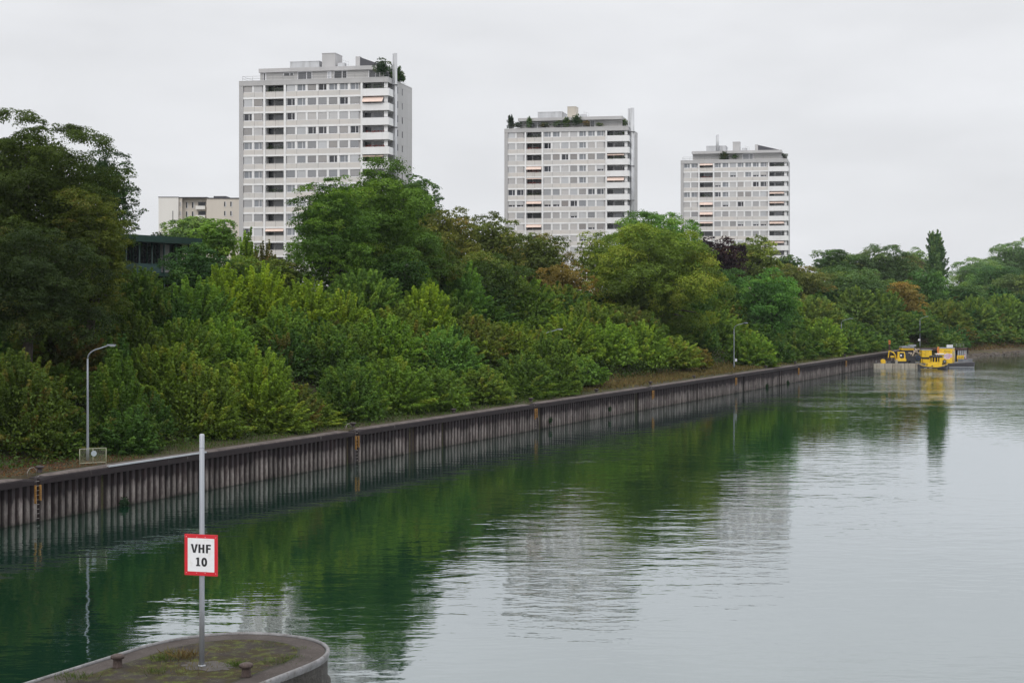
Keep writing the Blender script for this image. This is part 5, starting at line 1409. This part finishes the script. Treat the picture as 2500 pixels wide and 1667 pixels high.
b = MB(); P = [D_(925, 600), D_(950, 500), D_(1000, 400), D_(1075, 390)]; b.tube([(x, -.2, z) for x, z in P], [.16, .17, .14, .1], 6)
P = [D_(960, 420), D_(1090, 470)]; b.tube([(x, -.3, z) for x, z in P], .12, 6); P = [D_(985, 375), D_(1040, 440)]; b.tube([(x, -.35, z) for x, z in P], .1, 6); b.build('mast', M_BG, dr)
b = MB(); q = D_(905, 468); b.prism_xz([(q[0] - .30, q[1] + .25), (q[0] - .28, q[1] - .1), (q[0] - .05, q[1] - .32), (q[0] + .3, q[1] - .1), (q[0] + .34, q[1] + .22)], -.5, .2); b.build('beige_bucket', M_BG, dr, bevel=.03)
b = MB(); P = [D_(868, 560), D_(862, 490), D_(880, 470)]; b.tube([(x, -.5, z) for x, z in P], .04, 6); P = [D_(905, 560), D_(880, 555), D_(866, 520)]; b.tube([(x, -.5, z) for x, z in P], .05, 6); b.build('hose', M_GRY, dr)
b = MB(); P = D_(1095, 560); b.box(P[0], P[0] + .16, -.5, .4, 0, .95); b.build('yellow_guard', M_Y, dr, bevel=.02)

lc = empty('site_container', (0, 0, 0)); tag(lc, 'long low yellow container with a pale roof behind the drill rig', 'container')
yblk('top_band', 738, 962, 378, 416, BY + 4.7, BY + 7.0, M_Y, lc); yblk('body', 745, 955, 416, 638, BY + 4.8, BY + 6.9, M_DK, lc)
yblk('roof', 736, 966, 350, 378, BY + 4.6, BY + 7.1, M_GRY, lc)
b = MB()
for i in range(9): b.box(cx(765 + i * 19), cx(765 + i * 19 + 12), BY + 4.685, BY + 4.695, cz(404), cz(396))
b.build('lettering', M_INK, lc)
b = MB()
for (c0, c1, t_) in ((780, 830, 338), (870, 930, 322), (930, 1000, 318), (820, 880, 345)): b.box(cx(c0), cx(c1), BY + 5.2, BY + 6.2, cz(351), cz(t_))
tag(b.build('stacked_boards', M_GRY), 'grey boards stacked on the roof of the long low yellow container', 'boards')

yc = empty('equipment_box', (0, 0, 0)); tag(yc, 'bright yellow square equipment box on dark feet between drill rig and tug', 'container')
yblk('body', 1110, 1285, 410, 535, BY + 2.2, BY + 4.4, M_Y, yc); yblk('lid', 1105, 1302, 400, 410, BY + 2.1, BY + 4.5, M_GRY, yc)
yblk('underframe', 1118, 1270, 536, 572, BY + 2.4, BY + 4.2, M_DK, yc); yblk('skirt', 1125, 1275, 572, 640, BY + 2.2, BY + 4.4, M_Y, yc)
b = MB(); b.box(cx(1165), cx(1168), BY + 2.185, BY + 2.195, cz(530), cz(415)); b.box(cx(1226), cx(1234), BY + 2.17, BY + 2.19, cz(440), cz(428)); b.build('door_seam', M_INK, yc)

# work barge with graffiti container
wb_ = empty('work_barge', (0, 0, 0)); tag(wb_, 'dark ribbed work barge carrying the graffiti container', 'barge')
prof = [(cx(1560), -.4), (cx(1990), -.4), (cx(2062), cz(690)), (cx(2062), cz(622)), (cx(1560), cz(648))]
b = MB(); b.prism_xz(prof, BY + 1.6, BY + 7.2); b.build('hull', M_HULL, wb_, bevel=.05)
b = MB()
for i in range(14): c = 1610 + i * 31; b.box(cx(c), cx(c + 8), BY + 1.52, BY + 1.6, .12, cz(655 - i * 1.7))
b.build('hull_ribs', M_DK, wb_)
b = MB(); b.box(cx(1600), cx(2050), BY + 1.48, BY + 1.595, cz(722), cz(706)); b.build('rubbing_strake', M_GRY, wb_)
b = MB(); b.box(cx(1762), cx(2025), BY + 1.8, BY + 1.95, cz(622), cz(568)); b.box(cx(2005), cx(2025), BY + 1.95, BY + 6.8, cz(622), cz(568)); b.build('bulwark', simple('bulwark_grey', (.15, .155, .17), .6, .2, var=.35, scale=1.2), wb_)
gc = empty('graffiti_container', (0, 0, 0)); tag(gc, 'tall yellow container with pink and white graffiti on its side', 'container')
b = MB(); y0 = BY + 2.6
b.prism([(cx(1425), y0), (cx(1650), y0 - .25), (cx(1745), y0 + 1.9), (cx(1520), y0 + 2.3)], cz(645), cz(378)); b.build('body', M_Y, gc, bevel=.02)
b = MB(); b.prism([(cx(1418), y0 - .07), (cx(1653), y0 - .33), (cx(1752), y0 + 1.95), (cx(1515), y0 + 2.38)], cz(378), cz(366)); b.build('roof', M_GRY, gc)
# graffiti on the long side: built flat, then turned onto the wall
def on_side(b, name, mats, par):
    o = b.build(name, mats, par); ang = math.atan2(-.25, cx(1650) - cx(1425))
    o.location = (cx(1425), y0 - .012, 0); o.rotation_euler = (0, 0, ang); return o
b = MB(); g0 = 1425
def S_(lines, w, y, m):
    for ln in lines: b.ribbon([(cx(x) - cx(g0), cz(z)) for x, z in ln], w, y, m)
S_([[(1515, 545), (1520, 500), (1560, 480), (1600, 490), (1640, 510)], [(1520, 530), (1560, 540), (1600, 530), (1640, 520)], [(1540, 510), (1630, 515)], [(1540, 555), (1600, 550)], [(1560, 500), (1640, 490)]], .34, -.004, 1)
S_([[(1558, 488), (1535, 500), (1540, 520), (1560, 530), (1558, 552), (1532, 560)], [(1588, 480), (1570, 500), (1578, 518), (1592, 530), (1585, 552), (1566, 556)], [(1606, 475), (1602, 548), (1612, 552)], [(1594, 502), (1620, 498)], [(1632, 505), (1620, 520), (1626, 545), (1640, 538), (1644, 515), (1632, 505)], [(1515, 505), (1525, 525)]], .075, -.010, 0)
S_([[(1500, 440), (1520, 425), (1535, 440)], [(1545, 440), (1560, 430), (1590, 436)], [(1600, 440), (1618, 428), (1626, 442)], [(1508, 432), (1620, 430)]], .05, -.006, 2)
S_([[(1440, 428), (1465, 434)], [(1444, 438), (1460, 426)]], .05, -.006, 3)
on_side(b, 'graffiti', [M_PNK, M_WG, M_INK, M_REDP], gc)
b = MB(); ang = math.atan2(2.15, cx(1745) - cx(1650))
for k, (za, zb) in enumerate(((430, 450), (455, 472), (478, 500), (505, 528))):
    b.ribbon([(.18 + .05 * (k % 2), cz(zb)), (.5, cz(za)), (.85, cz(zb)), (1.3, cz(za + 4)), (1.7, cz(zb))], .10, 0, 0)
o = b.build('scribbles', [M_GRY], gc); o.location = (cx(1650) + .012, y0 - .262, 0); o.rotation_euler = (0, 0, ang)
b = MB(); b.box(cx(1745), cx(1872), BY + 3.4, BY + 3.5, cz(568), cz(506), 0)
for (c, w_) in ((1768, 14), (1790, 8), (1812, 12), (1832, 12), (1850, 8)): b.box(cx(c), cx(c + w_), BY + 3.385, BY + 3.395, cz(552), cz(536), 1)
b.box(cx(1752), cx(1760), BY + 3.42, BY + 3.5, cz(625), cz(568), 0); b.box(cx(1856), cx(1864), BY + 3.42, BY + 3.5, cz(625), cz(568), 0)
tag(b.build('name_board', [M_Y, M_INK]), 'yellow board with dark lettering on the bow of the work barge', 'board')
b = MB()
for i in range(5):
    f0, f1 = i / 5, (i + 1) / 5
    b.tube([(cx(1878 + 30 * f0), BY + 3.2, cz(488 + 85 * f0)), (cx(1878 + 30 * f1), BY + 3.2, cz(488 + 85 * f1))], .07, 8, i % 2)
b.tube([(cx(1908), BY + 3.2, cz(573)), (cx(1918), BY + 3.2, cz(622))], .05, 8, 1)
tag(b.build('striped_pole', [M_REDP, M_WHT]), 'leaning red and white striped pole on the work barge', 'pole')
tr_ = MB(); tr_.tube([(cx(1520), BY + 2.1, cz(612)), (cx(1520), BY + 2.32, cz(612))], .36, 18, 0); tr_.tube([(cx(1520), BY + 2.06, cz(612)), (cx(1520), BY + 2.1, cz(612))], .2, 14, 1)
tag(tr_.build('tyre_fender', [M_DK, M_GRY]), 'black tyre fender between the tug and the graffiti container', 'tyre')
b = MB(); b.box(cx(1362), cx(1510), BY + 2.0, BY + 3.0, cz(486), cz(468)); b.tube([(cx(1380), BY + 2.5, cz(480)), (cx(1380), BY + 2.5, cz(640))], .05, 6); b.tube([(cx(1420), BY + 2.5, cz(480)), (cx(1420), BY + 2.5, cz(640))], .05, 6)
tag(b.build('white_canopy', M_WHT), 'small white canopy board between tug roof and graffiti container', 'canopy')
b = MB(); b.box(cx(1392), cx(1420), BY + 2.9, BY + 3.2, cz(640), cz(350)); b.box(cx(1384), cx(1392), BY + 2.9, BY + 3.1, cz(430), cz(380))
tag(b.build('yellow_post', M_ORG, bevel=.02), 'yellow-orange upright post beside the graffiti container', 'post')

# tug
tg = empty('tug_boat', (cx(1330), BY - 3.4, 0)); tag(tg, 'small grey tug boat with yellow wheelhouse in front of the pontoon', 'tug boat')
def G(c): return cx(c) - cx(1330)
secs = [(1078, .95, 640, -.35), (1110, 1.15, 660, -.4), (1200, 1.25, 680, -.4), (1380, 1.25, 690, -.4), (1480, 1.15, 672, -.4), (1550, .8, 655, -.35), (1592, .12, 638, -.1)]
b = MB(); m_ = 8; vs = []
for c, hw, t_, zb in secs:
    zt_ = cz(t_)
    for k in range(m_):
        a = [(-hw, zt_), (-hw * .97, zt_ * .55), (-hw * .8, .0), (-hw * .3, zb), (hw * .3, zb), (hw * .8, 0), (hw * .97, zt_ * .55), (hw, zt_)][k]
        vs.append((G(c), a[0], a[1]))
fs = [(i*m_ + j, (i+1)*m_ + j, (i+1)*m_ + j + 1, i*m_ + j + 1) for i in range(len(secs)-1) for j in range(m_-1)] + [(i*m_, i*m_ + m_-1, (i+1)*m_ + m_-1, (i+1)*m_) for i in range(len(secs)-1)] + [tuple(range(m_))]
b.add(vs, fs); b.build('hull', M_HULL, tg)
b = MB(); b.box(G(1085), G(1385), -1.315, -1.26, cz(737), cz(724)); b.build('yellow_stripe', M_Y, tg)
b = MB(); b.box(G(1150), G(1202), -1.29, -1.24, cz(712), cz(700)); b.box(G(1232), G(1290), -1.29, -1.24, cz(712), cz(700)); b.build('name_plates', M_GRY, tg)
b = MB(); b.tube([(G(c), -hw - .01, cz(t_) + .02) for c, hw, t_, zb in secs] + [(G(c), hw + .01, cz(t_) + .02) for c, hw, t_, zb in secs[::-1]], .05, 6); b.build('gunwale', M_Y, tg)
b = MB(); b.box(G(1222), G(1385), -.9, .9, cz(690), cz(624)); b.build('engine_cover', M_Y, tg, bevel=.04)
b = MB(); b.prism_xz([(G(1270), cz(690)), (G(1330), cz(690)), (G(1300), cz(655))], -.93, -.905); b.build('cover_mark', M_DK, tg)
b = MB(); b.box(G(1288), G(1480), -1.0, 1.0, cz(520), cz(500)); b.box(G(1300), G(1470), -.9, .9, cz(500), cz(490)); b.build('roof', M_DK, tg, bevel=.02)
b = MB()
for c in (1292, 1342, 1392, 1430, 1462): 
    for y in (-.88, .8): b.box(G(c), G(c + 14), y, y + .08, cz(690), cz(520))
b.box(G(1300), G(1470), -.85, .85, cz(690), cz(600)); b.build('wheelhouse', M_Y, tg)
b = MB(); b.box(G(1440), G(1476), -.9, -.2, cz(690), cz(522)); b.build('door_panel', M_Y, tg)
b = MB(); b.box(G(1310), G(1466), .78, .80, cz(600), cz(522)); b.box(G(1320), G(1460), -.2, .3, cz(600), cz(560)); b.build('cabin_inside', M_RST, tg)
b = MB()
for c in (1330, 1365): b.lathe([(.14, cz(600)), (.12, cz(560)), (.05, cz(545))], G(c), -.7, 10)
b.build('cones', M_RST, tg)
fn = MB(); fn.tube([(G(1545), -.80, cz(668)), (G(1545), -.95, cz(668))], .2, 16); fn.build('side_fender', M_DK, tg)

# quay platform behind
QY = 366.6
def qx(c): return (2100 + .136 * c - CX) / F * QY
def qz(c): return H - (800 + .136 * c - HY) / F * QY
qp = empty('quay_platform', (0, 0, 0)); tag(qp, 'dark platform on pale piles behind the barges', 'platform')
b = MB(); b.box(qx(1048), qx(1915), QY + 0.000, QY + 3.300, qz(402), qz(366)); b.build('deck', M_RST, qp)
for i, c in enumerate((1420, 1560, 1700, 1765, 1800, 1835, 1870, 1900)): MB().tube([(qx(c), QY + 0.200, -1), (qx(c), QY + 0.200, qz(402))], .16, 10).build('pile', M_GRY, qp)
b = MB(); b.box(qx(1748), qx(1912), QY + 0.400, QY + 0.700, qz(448), qz(404)); b.build('cross_beam', M_DK, qp)
rl = MB()
for c in (1672, 1735, 1800, 1868): rl.tube([(qx(c), QY + 0.300, qz(366)), (qx(c), QY + 0.300, qz(290))], .03, 6)
for z in (288, 325): rl.tube([(qx(1672), QY + 0.300, qz(z)), (qx(1868), QY + 0.300, qz(z))], .025, 6)
rl.build('railing', M_GRY, qp)
b = MB(); b.box(qx(1556), qx(1664), QY + 0.100, QY + 0.160, qz(352), qz(306), 0); b.box(qx(1560), qx(1570), QY + 0.160, QY + 0.220, qz(366), qz(306), 1)
for (c0, c1) in ((1568, 1582), (1588, 1600), (1606, 1622), (1628, 1640), (1644, 1654)):
    b.box(qx(c0), qx(c1), QY + 0.090, QY + 0.098, qz(338), qz(334), 1); b.box(qx(c0), qx(c0 + 4), QY + 0.090, QY + 0.098, qz(334), qz(318), 1)
tag(b.build('white_board', [M_WHT, M_INK]), 'white notice board with dark writing above the graffiti container', 'notice board')
ob = empty('mooring_pile', (cx(518), BY + 5.2, 0)); tag(ob, 'rusty mooring pile with an orange marker top beside the wall end', 'pile')
MB().box(-.15, .17, -.16, .16, -1, cz(308)).build('shaft', M_RST, ob)
b = MB(); b.box(-.16, .17, -.17, .17, cz(308), cz(236), 0)
for ln in ([(-.08, cz(296)), (-.08, cz(250))], [(.09, cz(252)), (-.06, cz(274)), (.09, cz(296))]): b.ribbon(ln, .05, -.176, 1)
b.build('marker_top', [M_ORG, M_INK], ob)
ls = MB(); ls.box(-.24, .24, -.05, .03, 0, .42, 0); ls.ribbon([(-.12, .1), (.02, .3), (.14, .12)], .05, -.055, 1)
pL = None
for o in bpy.data.objects:
    if o.get('label') == 'grey lamp rising behind the yellow barges': pL = o.location
tag(ls.build('small_sign', [M_WHT, M_GRY], None, (pL.x - .22, pL.y - .15, H - (832 - HY) / F * pL.y)), 'small white sign fixed to the lamp post behind the barges', 'sign')
b = MB()
for (p, q) in (((905, 320), (1110, 405)), ((985, 372), (905, 470)), ((1065, 392), (1285, 505))):
    P0, P1 = (cx(p[0]), BY + 1.4, cz(p[1])), (cx(q[0]), BY + 1.4, cz(q[1]))
    pts_ = [Vector(P0).lerp(Vector(P1), t / 8) - Vector((0, 0, .25 * math.sin(math.pi * t / 8))) for t in range(9)]
    b.tube(pts_, .018, 5)
tag(b.build('hanging_cable', M_DK), 'dark cables sagging between the drill rig and the tug', 'cable')
# things standing deeper than the pontoon front keep to the sight lines they were measured on
for nm, dy in (('site_container', 4.7), ('equipment_box', 2.2), ('work_barge', 1.6), ('graffiti_container', 2.6), ('name_board', 3.4), ('striped_pole', 3.2), ('tyre_fender', 2.1), ('white_canopy', 2.0),
               ('yellow_post', 2.9), ('excavator', .8), ('drill_rig', 1.0), ('cable_drum', .5), ('material_crates', 1.8), ('mooring_pile', 5.0), ('stacked_boards', 5.2), ('tug_boat', -4.6)):
    o = bpy.data.objects[nm]; o.location.x += dy * .256
# ------------------------------------------------------------------ sky, sun, air, camera
SUN_EL, SUN_AZ = R(42), R(205)          # sun behind the camera, veiled by cloud; azimuth clockwise from +Y
w = bpy.data.worlds.new('World'); sc.world = w; w.use_nodes = True
nt = w.node_tree; nt.nodes.clear()
def nn(t, **kw):
    o = nt.nodes.new(t)
    for k, v in kw.items(): setattr(o, k, v)
    return o
out = nn('ShaderNodeOutputWorld')
sky = nn('ShaderNodeTexSky', sky_type='NISHITA'); sky.sun_disc = False
sky.sun_elevation = SUN_EL; sky.sun_rotation = SUN_AZ; sky.altitude = 250; sky.air_density = 1; sky.dust_density = 2
bg1 = nn('ShaderNodeBackground'); bg1.inputs['Strength'].default_value = .06; nt.links.new(sky.outputs[0], bg1.inputs[0])
tc = nn('ShaderNodeTexCoord'); sx = nn('ShaderNodeSeparateXYZ'); nt.links.new(tc.outputs['Generated'], sx.inputs[0])
rmp = nn('ShaderNodeValToRGB'); e = rmp.color_ramp.elements
for p, c in [(.17, (.865, .875, .90)), (.30, (1.02, 1.03, 1.05)), (.5, (1.35, 1.36, 1.38)), (.8, (1.8, 1.81, 1.83))]:
    x = e.new(p); x.color = (*c, 1)
e[0].position = 0; e[0].color = (.835, .848, .88, 1); e[-1].position = 1; e[-1].color = (2.0, 2.01, 2.03, 1)
mp = nn('ShaderNodeMapping'); mp.inputs['Scale'].default_value = (3.0, 3.0, 10.0); nt.links.new(tc.outputs['Generated'], mp.inputs[0])
ns = nn('ShaderNodeTexNoise'); ns.inputs['Scale'].default_value = 1.7; ns.inputs['Detail'].default_value = 6; ns.inputs['Roughness'].default_value = .52; nt.links.new(mp.outputs[0], ns.inputs['Vector'])
nr_ = nn('ShaderNodeMapRange'); nr_.inputs['From Min'].default_value = .3; nr_.inputs['From Max'].default_value = .7; nr_.inputs['To Min'].default_value = .915; nr_.inputs['To Max'].default_value = 1.06; nt.links.new(ns.outputs['Fac'], nr_.inputs[0])
nt.links.new(sx.outputs[2], rmp.inputs[0])
vm = nn('ShaderNodeVectorMath', operation='SCALE'); nt.links.new(rmp.outputs[0], vm.inputs[0]); nt.links.new(nr_.outputs[0], vm.inputs['Scale'])
bg2 = nn('ShaderNodeBackground'); bg2.inputs['Strength'].default_value = 1.0; nt.links.new(vm.outputs[0], bg2.inputs[0])
mx = nn('ShaderNodeMixShader'); mx.inputs[0].default_value = .93
nt.links.new(bg1.outputs[0], mx.inputs[1]); nt.links.new(bg2.outputs[0], mx.inputs[2]); nt.links.new(mx.outputs[0], out.inputs[0])

sd = bpy.data.lights.new('sun', 'SUN'); sd.energy = .9; sd.angle = R(14); sd.color = (1, .95, .88)
so = bpy.data.objects.new('sun', sd); COL.objects.link(so)
dirv = Vector((math.sin(SUN_AZ) * math.cos(SUN_EL), math.cos(SUN_AZ) * math.cos(SUN_EL), math.sin(SUN_EL)))
so.rotation_euler = dirv.to_track_quat('Z', 'Y').to_euler(); so.location = (0, 0, 120)

if HAZE > 0:
    b = MB(); b.box(-1400, 4300, -160, 4200, -4, 75)
    hm = bpy.data.materials.new('air'); hm.use_nodes = True; t = hm.node_tree; t.nodes.clear()
    o_ = t.nodes.new('ShaderNodeOutputMaterial'); pv_ = t.nodes.new('ShaderNodeVolumePrincipled')
    pv_.inputs['Color'].default_value = (.86, .91, 1, 1); pv_.inputs['Density'].default_value = HAZE; pv_.inputs['Anisotropy'].default_value = .1
    t.links.new(pv_.outputs[0], o_.inputs['Volume'])
    tag(b.build('haze', hm), kind='stuff')

cd = bpy.data.cameras.new('camera'); cam = bpy.data.objects.new('camera', cd); COL.objects.link(cam)
cam.location = (0, 0, H); cam.rotation_euler = (R(90), 0, 0)
cd.sensor_width = 36; cd.lens = 36 * F / 2500; cd.shift_y = -(833.5 - HY) / 2500; cd.clip_end = 9000; cd.clip_start = .5
sc.camera = cam
sc.view_settings.view_transform = 'Standard'; sc.view_settings.look = 'None'; sc.view_settings.exposure = EXPO; sc.view_settings.gamma = 1
sc.render.film_transparent = False
cy = sc.cycles
cy.max_bounces = 6; cy.diffuse_bounces = 3; cy.glossy_bounces = 3; cy.transmission_bounces = 3; cy.transparent_max_bounces = 4; cy.volume_bounces = 0
cy.use_adaptive_sampling = True; cy.adaptive_threshold = .012
cy.use_denoising = DENOISE
try: cy.denoiser = 'OPENIMAGEDENOISE'; cy.denoising_input_passes = 'RGB_ALBEDO_NORMAL'; cy.denoising_prefilter = 'ACCURATE'
except Exception: pass
cy.sample_clamp_indirect = 6
bpy.context.view_layer.update()
